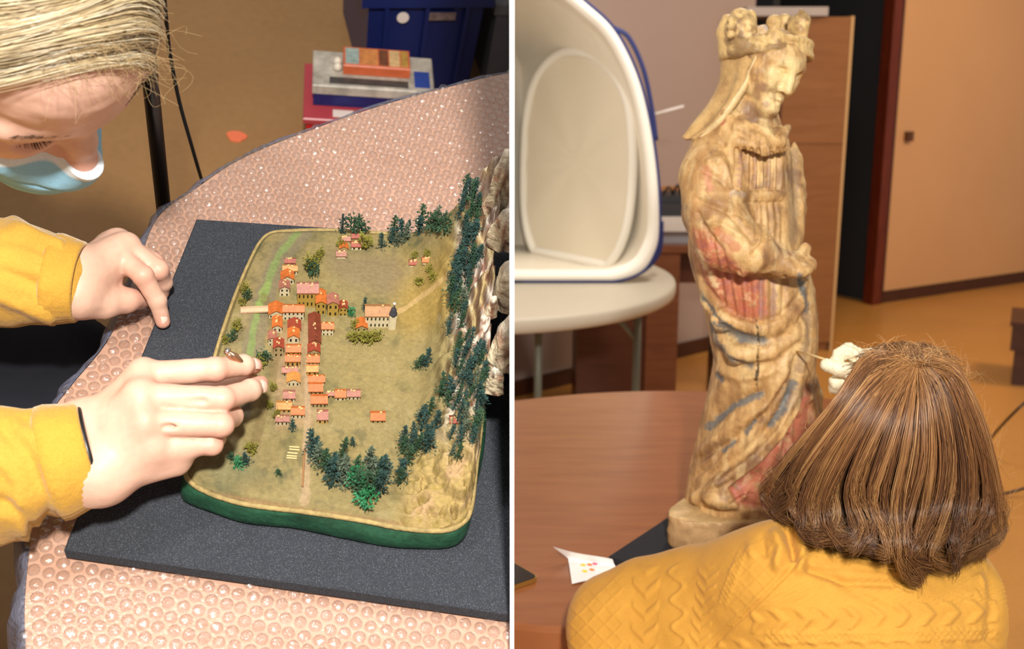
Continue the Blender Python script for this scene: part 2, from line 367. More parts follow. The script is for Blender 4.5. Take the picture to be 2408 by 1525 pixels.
# ================================================================ LEFT PLACE: table, bubble wrap, foam board
ZT = -.0175
TOUT = [PL(u, v, ZT)[:2] for u, v in [(1420,130),(1190,172),(1100,192),(900,246),(700,316),(560,376),(455,446),(385,494),(352,545),(330,610),(262,785),(168,905),(115,985),(85,1150),(68,1300),(58,1420),(60,1520),(66,1720)]]
TOUT = list(spline(TOUT, 90)); TR = [PL(1420,1720,ZT)[:2]]
OUTL = np.array(TOUT+TR)
m_tt = mat('tabletop_pinkish_wood', srgb(200,160,138), .45, .35, wood=((2,30,2), 2, srgb(190,148,124)))
tb = thing(ML, 'oval_table', 'oval wooden table hidden under clear bubble wrap', 'table', (*OUTL.mean(0), FZ))
cen = OUTL.mean(0)
b = MB().prism([p for p in OUTL[::-1]], ZT-.03, ZT-.0008); part('tabletop', tb, b.V, b.F, m_tt)
for q in ((560,560),(230,1150),(1100,420),(1000,1300)):
    p = PL(*q, ZT)[:2]; b = MB().tube([(*p, FZ), (*p, ZT-.03)], .02, 12); part('leg', tb, b.V, b.F, mat('dark_steel', srgb(30,30,32), .4, .5))
# film: glossy clear plastic
def film(name, tint, gl, rough, bsc, bst):
    m = bpy.data.materials.new(name); m.use_nodes = True; nt = m.node_tree; N = nt.nodes; L_ = nt.links; N.clear()
    out = N.new('ShaderNodeOutputMaterial'); mix = N.new('ShaderNodeMixShader'); tr = N.new('ShaderNodeBsdfTransparent'); g = N.new('ShaderNodeBsdfGlossy'); lw = N.new('ShaderNodeLayerWeight')
    tr.inputs[0].default_value = (*tint, 1); g.inputs['Roughness'].default_value = rough; lw.inputs[0].default_value = .25
    r = N.new('ShaderNodeMapRange'); r.inputs[3].default_value = gl; r.inputs[4].default_value = .55
    tc = N.new('ShaderNodeTexCoord'); ns = N.new('ShaderNodeTexNoise'); ns.inputs['Scale'].default_value = bsc; bp = N.new('ShaderNodeBump'); bp.inputs['Strength'].default_value = bst; bp.inputs['Distance'].default_value = .0022
    geo = N.new('ShaderNodeNewGeometry'); L_.new(geo.outputs['Position'], ns.inputs['Vector']); L_.new(ns.outputs['Fac'], bp.inputs['Height'])
    L_.new(bp.outputs[0], g.inputs['Normal']); L_.new(bp.outputs[0], lw.inputs['Normal'])
    L_.new(lw.outputs['Facing'], r.inputs[0]); L_.new(r.outputs[0], mix.inputs[0]); L_.new(tr.outputs[0], mix.inputs[1]); L_.new(g.outputs[0], mix.inputs[2]); L_.new(mix.outputs[0], out.inputs[0])
    return m
m_film = film('clear_film', (.97,.97,.98), .06, .25, 300, .5)
m_bub = film('clear_bubble_plastic', (.99,.99,.995), .16, .05, 330, .6)
m_skirt = mat('hanging_film', srgb(116,120,142), .25, .7, alpha=.5, bump=(170,.9,.004))
wrapo = thing(ML, 'bubble_wrap', 'clear glossy bubble wrap sheet covering the oval table', 'bubble wrap', (*cen, ZT))
# sheet with a skirt drooping over the table edge
ring0 = np.array(TOUT); out_n = np.gradient(ring0, axis=0); out_n = np.stack([-out_n[:, 1], out_n[:, 0]], 1); out_n /= np.linalg.norm(out_n, axis=1)[:, None]
if ((ring0-cen)*out_n).sum() < 0: out_n = -out_n
b = MB().add([(*p, ZT+.0004) for p in OUTL[::-1]], [tuple(range(len(OUTL)))]); part('sheet', wrapo, b.V, b.F, m_film)
skw = 1+1.6*sstep(1000,1250,pix(ML, np.column_stack([ring0, np.full(len(ring0), ZT)]))[:, 1]); rows = []; wob = np.array([math.sin(i*.9)+.6*math.sin(i*2.3+1) for i in range(len(ring0))])
for k, (o_, z_) in enumerate(((0,.0006),(.003,.0004),(.008,-.006),(.012,-.022),(.015,-.05),(.017,-.075))):
    rows.append(np.column_stack([ring0+out_n*(o_+wob*.0022*k)[:, None] if np.ndim(o_) else ring0+out_n*(o_+wob*.0011*k)[:, None], np.full(len(ring0), ZT+z_)]))
V = np.concatenate(rows); part('hanging_edge', wrapo, V, grid_faces(6, len(ring0)), m_skirt, smooth=True, label='greyish plastic edge drooping over the table rim')
# bubbles
FA, FB, FC = PL(462,513), PL(150,1290), PL(1199,1443); FD = PL(1230,563); FCx = FB+(FC-FB)*1.12
foam_poly = np.array([FA[:2], FB[:2], FCx[:2], FD[:2]])
bub = []; pit = .0116; prof = [(.0050,0),(.0051,.0012),(.0046,.0027),(.0030,.0037),(.0012,.0040)]
bv, bf = [], []; nb = 10
for r_, z_ in prof:
    for j in range(nb): t = 2*math.pi*j/nb; bv.append((r_*math.cos(t), r_*math.sin(t), z_))
bf = [(i*nb+j, i*nb+(j+1) % nb, (i+1)*nb+(j+1) % nb, (i+1)*nb+j) for i in range(len(prof)-1) for j in range(nb)]+[tuple(range((len(prof)-1)*nb, len(prof)*nb))]
bme = mesh('bubble', bv, bf, m_bub, True)
ang = math.radians(-6); ca_, sa2 = math.cos(ang), math.sin(ang); lo, hi = OUTL.min(0), OUTL.max(0); pts = []
for j in range(-60, 140):
    for i in range(-60, 140):
        x, y = i*pit+(j % 2)*pit/2, j*pit*.866; pts.append((lo[0]+x*ca_-y*sa2+rng.normal()*.0003, lo[1]+x*sa2+y*ca_+rng.normal()*.0003))
pts = np.array(pts); ok = inpoly(pts, OUTL)
cf = foam_poly.mean(0); shr = cf+(foam_poly-cf)*.985
ok &= ~inpoly(pts, shr); pts = pts[ok]
uv = pix(ML, np.column_stack([pts, np.full(len(pts), ZT)])); vis = (uv[:, 0] > -30) & (uv[:, 0] < 1204) & (uv[:, 1] > 120) & (uv[:, 1] < 1560); pts = pts[vis]; uv = uv[vis]
# bubbles at the foam's edge are pressed flat under it
o_ = np.argsort(-uv[:, 1]); pts = pts[o_]
for p in pts[:300]: inst('bubble', wrapo, bme, (*p, ZT), (0, 0, rng.uniform(0, 6.28)), (rng.uniform(.94,1.05), rng.uniform(.94,1.05), rng.uniform(.75,1.1)))
rest = pts[300:]; bvA = np.array(bv); sc = rng.uniform(.75,1.1, (len(rest),1)); V = (bvA[None]*np.concatenate([np.ones((len(rest),2)), sc], 1)[:, None, :]+np.column_stack([rest, np.full(len(rest), ZT)])[:, None, :]).reshape(-1, 3)
qf = np.array(bf[:-1]); Fq = (qf[None]+(np.arange(len(rest))*len(bv))[:, None, None]).reshape(-1, 4)
part('bubbles', wrapo, V, Fq, m_bub, smooth=True, kind='stuff')

# unseen lamp added for glare on the wrap in front and fill from above
_P = PL(690,1440,ZT); _d = (_P-CL)/np.linalg.norm(_P-CL); _r = _d*np.array([1,1,-1]); _lp = toworld(ML, (_P+_r*2.0)[None])[0]
area('wrap_glare_lamp', _lp, toworld(ML, _P[None])[0], .16, 2.0, (1, .96, .9))
# foam board
m_foam = mat('black_foam', srgb(46,49,56), .85, .3, noise=((900,.35),(30,.06)), bump=(1400,.5,.0006), voro=(1100,.24,srgb(168,174,186)))
def slab(poly, z0, z1, bev=.0015):
    """bevelled slab from a 2D polygon"""
    P = np.array(poly, float); c = P.mean(0); n = len(P); e = []
    for i in range(n):
        a, q, d = P[i-1], P[i], P[(i+1) % n]; u1 = (a-q)/np.linalg.norm(a-q); u2 = (d-q)/np.linalg.norm(d-q); e.append(q+(u1+u2)*bev)
    I = np.array(e); V = [(*p, z0) for p in P]+[(*p, z1-bev) for p in P]+[(*p, z1) for p in I]
    F = [tuple(range(n))[::-1]]+[(i, (i+1) % n, n+(i+1) % n, n+i) for i in range(n)]+[(n+i, n+(i+1) % n, 2*n+(i+1) % n, 2*n+i) for i in range(n)]+[tuple(range(2*n, 3*n))]
    return V, F
V, F = slab(foam_poly, -.0128, 0); solo(ML, 'foam_board', 'black speckled foam board under the landscape model', 'foam board', V, F, m_foam)

# ================================================================ landscape model
ZP = .030; ZB = .0225
BO = [(436,1112),(448,1138),(490,1163),(560,1186),(640,1199),(720,1208),(850,1228),(950,1247),(1040,1252),(1085,1236),(1108,1200),(1120,1100),(1132,1000),(1140,850),(1143,700),(1138,610),(1112,578),(1050,566),(960,556),(850,548),(760,544),(680,546),(636,552),(612,572),(590,612),(556,690),(524,780),(494,880),(462,990),(442,1060)]
bo = np.array([PL(u, v, ZB)[:2] for u, v in BO]); bo = spline(np.vstack([bo[-2:], bo, bo[:3]]), (len(BO)+4)*20+1)[40:40+len(BO)*20]
cB = bo.mean(0)
qNL, qNR, qFL, qFR = [PL(*q, ZP)[:2] for q in ((440,1120),(1112,1235),(596,556),(1140,575))]
def st(P):
    P = np.atleast_2d(P); y0 = qNL[1]+(qNR[1]-qNL[1])*.5; y1 = (qFL[1]+qFR[1])/2; t = (P[:, 1]-y0)/(y1-y0)
    xl = qNL[0]+(qFL[0]-qNL[0])*t; xr = qNR[0]+(qFR[0]-qNR[0])*t; return (P[:, 0]-xl)/(xr-xl), t
HT_T = [-.2,.0,.06,.15,.25,.35,.45,.55,.62,.68,.75,.81,.86,.90,.94,.975,1.1]; HT_H = [.012,.016,.03,.044,.056,.068,.078,.088,.098,.085,.094,.118,.10,.112,.145,.120,.05]
def hgt(P):
    P = np.atleast_2d(np.asarray(P, float)); s, t = st(P); P3 = np.column_stack([P, np.zeros(len(P))])
    Hh = np.interp(t, HT_T, HT_H); n1 = fbm(P3, 30, 4, 3); n2 = fbm(P3, 110, 3, 9)
    s0 = np.interp(t, [0,.25,.6,.8,1], [.74,.74,.76,.70,.60]); m = sstep(s0, 1.0, s)
    m2 = np.clip((s-s0)/(1.0-s0), 0, 1)
    rock = sstep(.76, .92, s)*sstep(-.2, .15, t)
    h = ZP+Hh*(.55*m+.45*m2**1.6)*(1+.16*n1*rock)+rock*(.005*n1+.004*n2-.005*np.abs(n2))+.0006*n1
    h = h-sstep(.66,.80,s)*sstep(.45,.2,t)*(.006*np.abs(n2)+.004*np.abs(n1))
    # terraces of rock
    h = h+rock*.004*np.sin(h*420+n1*2)
    h = h+.0025*sstep(.16,.05,s)*sstep(.2,.5,t)       # raised left bank
    # river bed
    return h
def hit(u, v):
    d = np.linspace(.55, 1.35, 900); P = CL+rl(u, v)*d[:, None]; z = hgt(P[:, :2]); i = np.argmax(P[:, 2] < z); return P[i] if P[i, 2] < z[i] else PL(u, v, ZP)
RINGS = 130
kk = np.linspace(0, 1, RINGS)**.8
P2 = cB+(bo-cB)[None]*(kk*.985)[:, None, None]; nO = len(bo); P2f = P2.reshape(-1, 2); Z = hgt(P2f).reshape(RINGS, nO)
fall = sstep(.962, 1.0, kk)[:, None]; Z = Z-(Z-ZB)*fall*.55
V = np.column_stack([P2f, Z.ravel()])
for e_, zf in ((.988,.55),(.992,.25),(.994,0)):
    ring = cB+(bo-cB)*e_; zz = ZB+(Z[-1]-ZB)*zf; nz = .0016*fbm(np.column_stack([ring, zz]), 160, 3, 4); d_ = (ring-cB)/np.linalg.norm(ring-cB, axis=1)[:, None]
    V = np.vstack([V, np.column_stack([ring+d_*nz[:, None]*(zf > 0), zz])])
Ft = grid_faces(RINGS+3, nO, True)
N_ = vnormals(V, Ft)
if N_[:nO*20, 2].mean() < 0: Ft = Ft[:, ::-1]; N_ = -N_
uv = pix(ML, V); s_, t_ = st(V[:, :2])
C = np.tile(srgb(150,134,86), (len(V), 1))
def paint(mask, col): global C; C = C*(1-mask[:, None])+np.asarray(col)[None]*mask[:, None]
n1 = fbm(V, 45, 4, 21); n2 = fbm(V, 160, 3, 22); n3 = fbm(V, 14, 3, 23)
paint(sstep(-.1,.8,n1)*.75, srgb(112,108,66)); paint(sstep(.2,.9,n2+.5*n1)*.5, srgb(96,92,66)); paint(sstep(.1,1,n3)*.55, srgb(164,134,62)); paint(sstep(.3,1,-n1)*.45, srgb(176,160,116))
paint(polymask(uv, [(770,590),(930,600),(960,640),(930,700),(820,670),(780,640)], 25)*.75, srgb(136,118,86))
paint(polymask(uv, [(940,680),(1060,560),(1080,700),(1040,760),(960,790),(920,760)], 40)*.7, srgb(168,138,64))
paint(polymask(uv, [(790,800),(1000,800),(1000,900),(860,1000),(790,960)], 40)*.4, srgb(160,140,86))
paint(polymask(uv, [(640,760),(735,755),(740,1000),(650,1010)], 12)*.6, srgb(172,140,104))
for pl, wd, col, st_ in (([(712,548),(660,600),(632,670),(612,735),(598,800),(584,880),(570,960)], 30, (118,112,92), .75),
                    ([(690,552),(650,605),(622,672),(598,740),(584,800),(572,860)], 44, (150,134,96), .4),
                    ([(700,546),(655,600),(632,660),(610,722),(598,760),(590,820),(582,880)], 10, (132,150,86), .85),
                    ([(628,668),(606,732)], 13, (146,166,88), .7),
                    ([(1050,650),(1000,690),(960,720),(900,750)], 7, (206,172,116), .6),
                    ([(722,1050),(716,1180)], 13, (190,160,124), .6),
                    ([(735,760),(726,870),(722,1000),(718,1060)], 9, (186,158,122), .6),
                    ([(500,1160),(700,1196),(900,1226),(1010,1244)], 7, (150,112,76), .55),
                    ([(620,700),(640,740),(650,830),(636,900),(618,960),(600,1040)], 14, (120,100,60), .5)):
    d, _ = poly_dist(uv, pl); paint(sstep(wd, wd*.6, d+n2*wd*.25)*st_, srgb(*col))
paint(polymask(uv, [(450,1090),(560,1040),(620,1120),(520,1160)], 30)*.5, srgb(132,132,96))
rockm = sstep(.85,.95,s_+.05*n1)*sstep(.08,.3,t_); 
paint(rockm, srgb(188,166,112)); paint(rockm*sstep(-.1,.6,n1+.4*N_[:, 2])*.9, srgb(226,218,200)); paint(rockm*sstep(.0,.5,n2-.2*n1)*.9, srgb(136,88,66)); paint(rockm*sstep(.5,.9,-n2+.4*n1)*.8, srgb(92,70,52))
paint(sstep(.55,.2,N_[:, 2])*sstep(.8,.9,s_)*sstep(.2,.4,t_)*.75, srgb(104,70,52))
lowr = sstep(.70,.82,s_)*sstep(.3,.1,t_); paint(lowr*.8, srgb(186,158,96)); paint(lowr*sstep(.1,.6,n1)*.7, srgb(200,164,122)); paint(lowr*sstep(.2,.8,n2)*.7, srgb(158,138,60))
side = sstep(ZB+.004, ZB, V[:, 2]-.0015*n2); paint(side*.85, srgb(150,128,72))
m_ter = mat('model_ground', attr=True, rough=.8, spec=.25, noise=((260,.16),(900,.14)), bump=(420,.45,.0012), bump2=(1500,.3,.0006))
C = C*np.array([.66,.66,.70])
dio = thing(ML, 'landscape_model', 'painted relief model of a village in a valley with forested cliffs', 'landscape model', (*cB, 0))
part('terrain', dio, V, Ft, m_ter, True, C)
# green base
prof = [(1.016,.0006),(1.030,.004),(1.028,.010),(1.018,.0165),(1.012,.0205),(.998,ZB+.001),(.985,ZB+.0012)]
rows = []
bo4 = bo[::4]; nB = len(bo4); ph = np.linspace(0, 2*math.pi, nB, endpoint=False)
for e_, z_ in prof:
    wz = .0014*np.sin(ph*5+1)+.001*np.sin(ph*11); d_ = (bo4-cB)/np.linalg.norm(bo4-cB, axis=1)[:, None]
    rows.append(np.column_stack([cB+(bo4-cB)+d_*((e_-1)*.14+wz*(z_ < .02))[:, None], np.full(nB, z_)]))
V2 = np.concatenate(rows); F2 = grid_faces(len(prof), nB, True); c2 = V2.mean(0)
if (vnormals(V2, F2)*(V2-c2)).sum() < 0: F2 = F2[:, ::-1]
m_grn = mat('green_felt_base', srgb(30,72,50), .45, .5, noise=((60,.45),(350,.2)), bump=(120,.5,.003))
part('base', dio, V2, F2, m_grn, True, label='green painted base rim')
ring = np.column_stack([cB+(bo4-cB)*.996, np.full(nB, ZB+.0022)]); b = MB().tube(np.vstack([ring, ring[:1]]), .0022, 6, caps=False)
part('edge_bead', dio, b.V, b.F, mat('tan_bead', srgb(150,130,84), .8, noise=(200,.3), bump=(300,.6,.002)), True)

# trees
def tree_mesh(name, kind, seed, m):
    r = np.random.default_rng(seed); b = MB()
    b.tube([(0,0,-.12), (.01,0,.4), (0,.01,.9)], [.05,.04,.02], 5)
    def tuft(c, d, L, w):
        d = d/np.linalg.norm(d); a = np.cross(d, [.3,.5,.8]); a /= np.linalg.norm(a); e = np.cross(d, a); c = np.array(c)
        b.add([c+d*L, c-d*L*.3+a*w, c-d*L*.3-a*w*.5+e*w*.87, c-d*L*.3-a*w*.5-e*w*.87], [(0,1,2),(0,2,3),(0,3,1),(1,3,2)])
    if kind == 'c':
        for k in range(120):
            z = r.uniform(.06, 1.0); th = r.uniform(0, 6.28); R = .22*(1-z)**.75+.035; q = r.uniform(.25, 1.0)*R*(1+.3*math.sin(z*19+th)); d = np.array([math.cos(th), math.sin(th), r.uniform(-.3,.7)])
            tuft((math.cos(th)*q, math.sin(th)*q, z), d, r.uniform(.04,.09), r.uniform(.018,.034))
        tuft((0,0,.98), np.array([0,0,1.]), .12, .04)
    else:
        for k in range(110):
            d = r.normal(size=3); d /= np.linalg.norm(d); c = np.array([0,0,.55])+d*np.array([.36,.36,.40])*r.uniform(.5,1.0)*(1+.25*math.sin(d[0]*5+seed))
            tuft(c, d+r.normal(size=3)*.3, r.uniform(.06,.11), r.uniform(.035,.06))
    return mesh(name, np.array(b.V), b.F, m)
GR = [mat('flock_dark_teal', srgb(40,66,62), .8, .3, noise=(6,.4)), mat('flock_dark_green', srgb(44,70,48), .8, .3, noise=(6,.4)), mat('flock_bright_green', srgb(40,112,70), .7, .4, noise=(6,.4)), mat('flock_olive', srgb(116,112,44), .8, .2, noise=(6,.4)), mat('flock_grey_green', srgb(78,90,74), .8, .3, noise=(6,.4))]
CON = [tree_mesh('conifer_tree', 'c', i, GR[i % 2]) for i in range(5)]; CONB = tree_mesh('conifer_tree', 'c', 11, GR[2]); CONG = tree_mesh('conifer_tree', 'c', 12, GR[4])
BUS = [tree_mesh('bush', 'b', i, GR[3]) for i in range(2)]+[tree_mesh('bush', 'b', 5, GR[1]), tree_mesh('bush', 'b', 6, GR[2])]
def plant(me, u, v, hpx, wide=1.0):
    p = hit(u, v); d = -(RL@(p-CL))[2]; h = hpx*d/FPX/.68; o = inst(me.name.split('.')[0], dio, me, p-np.array([0,0,.0012]), (rng.normal()*.08, rng.normal()*.08, rng.uniform(0,6.28)), (h*wide, h*wide, h)); return o
def belt(poly, n, hp, ms, mind=13):
    poly = np.array(poly, float); lo, hi = poly.min(0), poly.max(0); got = []; tries = 0
    while len(got) < n and tries < 6000:
        tries += 1; q = rng.uniform(lo, hi)
        if inpoly(q[None], poly)[0] and all(np.hypot(*(q-g)) > mind for g in got):
            got.append(q); plant(ms[rng.integers(len(ms))], q[0], q[1], rng.uniform(*hp), rng.uniform(.8,1.15))
belt([(1105,440),(1128,430),(1118,560),(1118,650),(1100,730),(1075,790),(1045,800),(1050,700),(1075,600)], 38, (34,50), CON+[CONG])
belt([(1085,800),(1120,790),(1135,850),(1150,880),(1130,970),(1110,1050),(1070,1090),(1050,1060),(1075,960),(1020,980),(1050,880)], 50, (34,48), CON+[CONG])
belt([(960,1000),(1010,960),(1030,1000),(1000,1080),(985,1130),(940,1140),(930,1090)], 15, (44,62), CON)
belt([(730,1070),(760,1060),(800,1110),(880,1090),(920,1110),(905,1150),(860,1170),(780,1160),(735,1150)], 17, (54,74), CON+CON+[CONG, CONB])
belt([(886,560),(950,548),(1000,528),(1040,512),(1062,520),(1060,550),(1000,556),(940,578),(890,586)], 15, (34,52), CON+[CONG, BUS[2]])
belt([(1068,480),(1100,430),(1112,470),(1080,520)], 6, (34,44), CON)
for me_, u, v, hp, wd in ((CON[0],736,1070,74,.8),(CON[1],800,1090,66,.9),(CON[2],832,1050,30,.9),(CONB,865,1160,60,.9),(BUS[3],862,1188,52,1.0),(BUS[3],830,1140,56,.8),
    (CON[3],975,866,40,.9),(CON[4],1000,862,44,.9),(CON[0],990,860,36,1),(CON[1],655,1116,22,1.4),(CON[2],690,1010,26,1.3),(CONB,560,1096,36,1.3),(CON[0],580,1092,34,1.2),(CON[3],545,1080,30,1.2),(BUS[0],594,1066,28,1.1),
    (CON[4],858,732,36,.7),(CON[1],663,676,20,1.2),(CON[2],805,545,46,.8),(BUS[2],830,545,40,1),(BUS[2],850,550,36,1),(CON[3],842,525,24,1.2),(BUS[0],858,585,34,1),(BUS[1],802,582,22,1),
    (BUS[2],735,650,40,.8),(BUS[0],728,640,44,.7),(BUS[0],745,618,30,.8),(BUS[1],758,600,22,.9),(BUS[3],824,740,24,.9),
    (BUS[0],832,802,28,1.1),(BUS[1],848,806,30,1.1),(BUS[0],866,808,30,1.1),(BUS[1],886,800,28,1.1),(BUS[0],838,775,24,1),
    (BUS[0],576,690,30,.9),(BUS[2],580,705,28,.8),(BUS[1],570,720,24,.8),(BUS[0],556,780,30,.9),(BUS[2],545,800,28,.9),(BUS[0],530,806,22,.9),(BUS[2],620,850,36,.9),(BUS[0],612,862,30,.9),
    (BUS[0],976,604,18,1),(BUS[1],1004,600,18,1),(BUS[1],984,672,22,1),(BUS[0],1018,660,22,1),(BUS[1],1010,640,18,1),(BUS[0],650,980,24,.8),(BUS[0],640,920,26,.7),(BUS[1],634,960,24,.8),(BUS[0],1095,950,22,1)):
    plant(me_, u, v, hp, wd)
# houses
RC = {'o': srgb(192,104,48), 'r': srgb(148,66,46), 'p': srgb(162,104,88), 'y': srgb(202,138,72), 'b': srgb(120,58,40), 't': srgb(168,118,72)}
WC = {'w': srgb(204,192,160), 'y': srgb(168,138,62), 'o': srgb(190,154,84), 't': srgb(164,144,102)}
RC = {k_: c_*.78 for k_, c_ in RC.items()}
mr = {k: mat('roof_'+{'o':'orange','r':'red','p':'pink','y':'amber','b':'brown','t':'tan'}[k], c, .5, .3, noise=((300,.22),(1200,.2)), bump=(900,.4,.0006)) for k, c in RC.items()}
mw = {k: mat('house_wall_'+{'w':'white','y':'ochre','o':'sand','t':'tan'}[k], c, .7, .3, noise=(500,.12)) for k, c in WC.items()}
m_win = mat('dark_window', srgb(44,36,26), .5); m_crust = mat('tan_crust', srgb(196,160,108), .8, noise=(700,.4))
EX = lambda u, v: (PL(u+4, v, ZP)-PL(u-4, v, ZP))
def house(u, v, w, d, h, ax, rc, wc, crust=True, name='house'):
    p = hit(u, v); dep = -(RL@(p-CL))[2]; k = dep/FPX; e = EX(u, v); a = math.atan2(e[1], e[0])
    W, D, H = w*k*.94, d*k/.74, h*k/.68; rise = .36*(D if ax == 'x' else W)
    R = np.array([[math.cos(a), -math.sin(a), 0],[math.sin(a), math.cos(a), 0],[0,0,1]]); O = p-np.array([0,0,.001])
    T = lambda pts: [O+R@np.array(q, float) for q in pts]
    x0, x1 = -W/2, W/2
    if ax == 'x': top = [(x0, D/2, H+rise), (x1, D/2, H+rise)]; gf = [(0,4,8,7,3)[::1], (1,2,6,9,5)]
    Vw = [(x0,0,0),(x1,0,0),(x1,D,0),(x0,D,0),(x0,0,H),(x1,0,H),(x1,D,H),(x0,D,H)]
    if ax == 'x': Vw += [(x0,D/2,H+rise),(x1,D/2,H+rise)]; Fw = [(0,1,5,4),(2,3,7,6),(0,4,8,7,3),(1,2,6,9,5),(4,5,9,8),(6,7,8,9)]
    else: Vw += [(0,0,H+rise),(0,D,H+rise)]; Fw = [(0,1,5,8,4),(2,3,7,9,6),(0,4,7,3),(1,2,6,5),(4,8,9,7),(5,6,9,8)]
    ho = part(name, dio, T(Vw), Fw, mw[wc])
    ov = .0007; th = .0009; b = MB()
    if ax == 'x':
        for y0, y1 in ((-ov, D/2), (D+ov, D/2)):
            zl = H-ov*.7; q = [(x0-ov,y0,zl),(x1+ov,y0,zl),(x1+ov,y1,H+rise),(x0-ov,y1,H+rise)]; b.hexa(T(q)+T([(x,y,z+th) for x,y,z in q]))
    else:
        for xa, xb in ((x0-ov, 0), (x1+ov, 0)):
            zl = H-ov*.7; q = [(xa,-ov,zl),(xb,-ov,H+rise),(xb,D+ov,H+rise),(xa,D+ov,zl)]; b.hexa(T(q)+T([(x,y,z+th) for x,y,z in q]))
    part('roof', ho, b.V, b.F, mr[rc])
    if h >= 10:
        b = MB(); nx = max(2, int(w/9)); nz = 2 if h >= 18 else 1
        for i in range(nx):
            for j in range(nz):
                xc = x0+W*(i+.5)/nx; zc = H*(j+.55)/nz; hw, hh = W/nx*.18, H/nz*.2; b.box((xc-hw,-.0002,zc-hh),(xc+hw,.0003,zc+hh)); 
        b.V = T(b.V); part('windows', ho, b.V, b.F, m_win, kind='stuff')
    if crust:
        b = MB()
        for i in range(rng.integers(3, 7)):
            f1, f2 = rng.uniform(-.4,.4), rng.uniform(-.3,.3); x, y = (f1*W, D/2+f2*D*.5) if ax == 'x' else (f2*W*.5, D/2+f1*D); z = H+rise*(1-abs(f2)*1.0)+.0006; r_ = rng.uniform(.0004,.0009)
            b.box((x-r_, y-r_, z-r_), (x+r_, y+r_*.8, z+r_*1.2))
        b.V = T(b.V); part('roof_crust', ho, b.V, b.F, m_crust)
    elif rng.random() < .6:
        b = MB().box((W*.2-.0008, D*.5-.0008, H+rise*.5), (W*.2+.0008, D*.5+.0008, H+rise+.0022)); b.V = T(b.V); part('chimney', ho, b.V, b.F, m_crust)
    return ho, O, R, W, D, H, rise
for a_ in ((682,628,24,10,12,'x','r','w'),(682,646,34,12,12,'x','y','w'),(676,668,30,16,14,'y','o','w'),(669,696,24,16,20,'y','p','w'),(723,722,50,24,36,'x','p','y'),(754,740,23,28,30,'y','o','y'),(782,744,26,20,32,'y','p','y'),(806,742,20,14,20,'y','r','y'),
    (650,748,36,22,12,'y','o','w'),(690,752,50,16,22,'x','o','w'),(652,782,22,22,16,'y','o','w'),(640,812,18,16,18,'y','p','w'),(655,838,24,18,24,'y','r','t'),(692,782,30,18,12,'y','r','o'),(690,806,26,18,16,'y','o','w'),(690,838,34,16,14,'x','o','o'),(688,862,34,14,16,'x','o','o'),(682,884,36,12,12,'x','p','t'),(690,908,30,16,14,'y','y','w'),
    (680,946,26,16,14,'x','p','w'),(668,970,34,16,12,'x','y','o'),(700,984,30,16,14,'x','o','w'),(664,1000,30,12,14,'x','p','w'),
    (740,812,28,62,10,'y','b','t'),(738,838,28,16,14,'y','r','t'),(736,862,28,16,14,'x','o','w'),(734,884,26,14,14,'x','y','o'),(744,906,38,14,12,'x','o','w'),(742,930,32,18,14,'x','o','t'),(750,958,38,18,14,'x','o','t'),(758,996,24,20,14,'x','p','o'),(770,788,28,14,18,'x','o','w'),
    (778,936,22,8,10,'x','p','t'),(800,942,24,16,12,'x','o','w'),(831,940,30,14,12,'x','p','w'),(888,994,34,18,10,'x','o','t'),(802,608,22,12,8,'x','p','w'),(808,590,20,10,8,'y','o','t'),(838,588,24,12,10,'x','r','w'),(812,572,22,10,8,'x','p','t'),(838,566,22,10,8,'x','r','t'),
    (972,626,19,10,6,'x','r','w'),(1003,620,20,10,6,'x','o','w'),(850,780,26,18,12,'y','o','t'),(1066,1000,18,14,10,'x','r','o')): house(*a_, crust=rng.random() < .6)
# church with its tower
ho, O, R, W, D, H, rise = house(886,770,60,26,30,'x','t','w', False, 'church')
T = lambda pts: [O+R@np.array(q, float) for q in pts]
k_ = W/60; b = MB(); tx = W/2-.0005; tw = 17*k_; th_ = 62*k_/.68*.94
b.box((tx,-.003,-.001),(tx+tw,-.003+tw,th_*.62)); b.V = T(b.V); twr = part('tower', ho, b.V, b.F, mw['w'])
vv, ff = lathe([(tw*.58,0),(tw*.62,th_*.05),(tw*.5,th_*.12),(tw*.42,th_*.15),(tw*.46,th_*.2),(tw*.3,th_*.27),(tw*.1,th_*.34),(tw*.05,th_*.46)], 10, (tx+tw/2, -.003+tw/2, th_*.62)); part('spire', ho, T(vv), ff, mat('slate_spire', srgb(58,58,66), .5), True, label='dark grey spire')
vv, ff = lathe([(.0002,-.0012),(.0012,-.0006),(.0013,.0005),(.0002,.0013)], 8, (tx+tw/2, -.003+tw/2, th_*1.1)); part('finial', ho, T(vv), ff, mat('white_ball', srgb(235,232,220), .4), True)
# bridge, fence rails, log stacks
pA, pB = hit(566,732), hit(632,734); pA[2] = pB[2] = ZP+.003; dv = (pB-pA)/np.linalg.norm(pB-pA); nv = np.array([-dv[1], dv[0], 0]); b = MB()
b.hexa([pA-nv*.003, pB-nv*.003, pB+nv*.003, pA+nv*.003, pA-nv*.003+[0,0,.001], pB-nv*.003+[0,0,.001], pB+nv*.003+[0,0,.001], pA+nv*.003+[0,0,.001]]); br = part('bridge', dio, b.V, b.F, mat('bridge_pink', srgb(196,158,128), .7, noise=(500,.2)))
for s2 in (-1, 1):
    b = MB().tube([pA+nv*.0028*s2+[0,0,.0018], pB+nv*.0028*s2+[0,0,.0018]], .0005, 6); part('parapet', br, b.V, b.F, MATS['bridge_pink'])
m_stick = mat('thin_wood', srgb(206,176,124), .6); 
pA, pB = hit(716,1058), hit(711,1146); b = MB().tube([pA+[0,0,.0015], pB+[0,0,.0015]], .0008, 6); part('rail', dio, b.V, b.F, mat('rail_brown', srgb(140,100,60), .6))
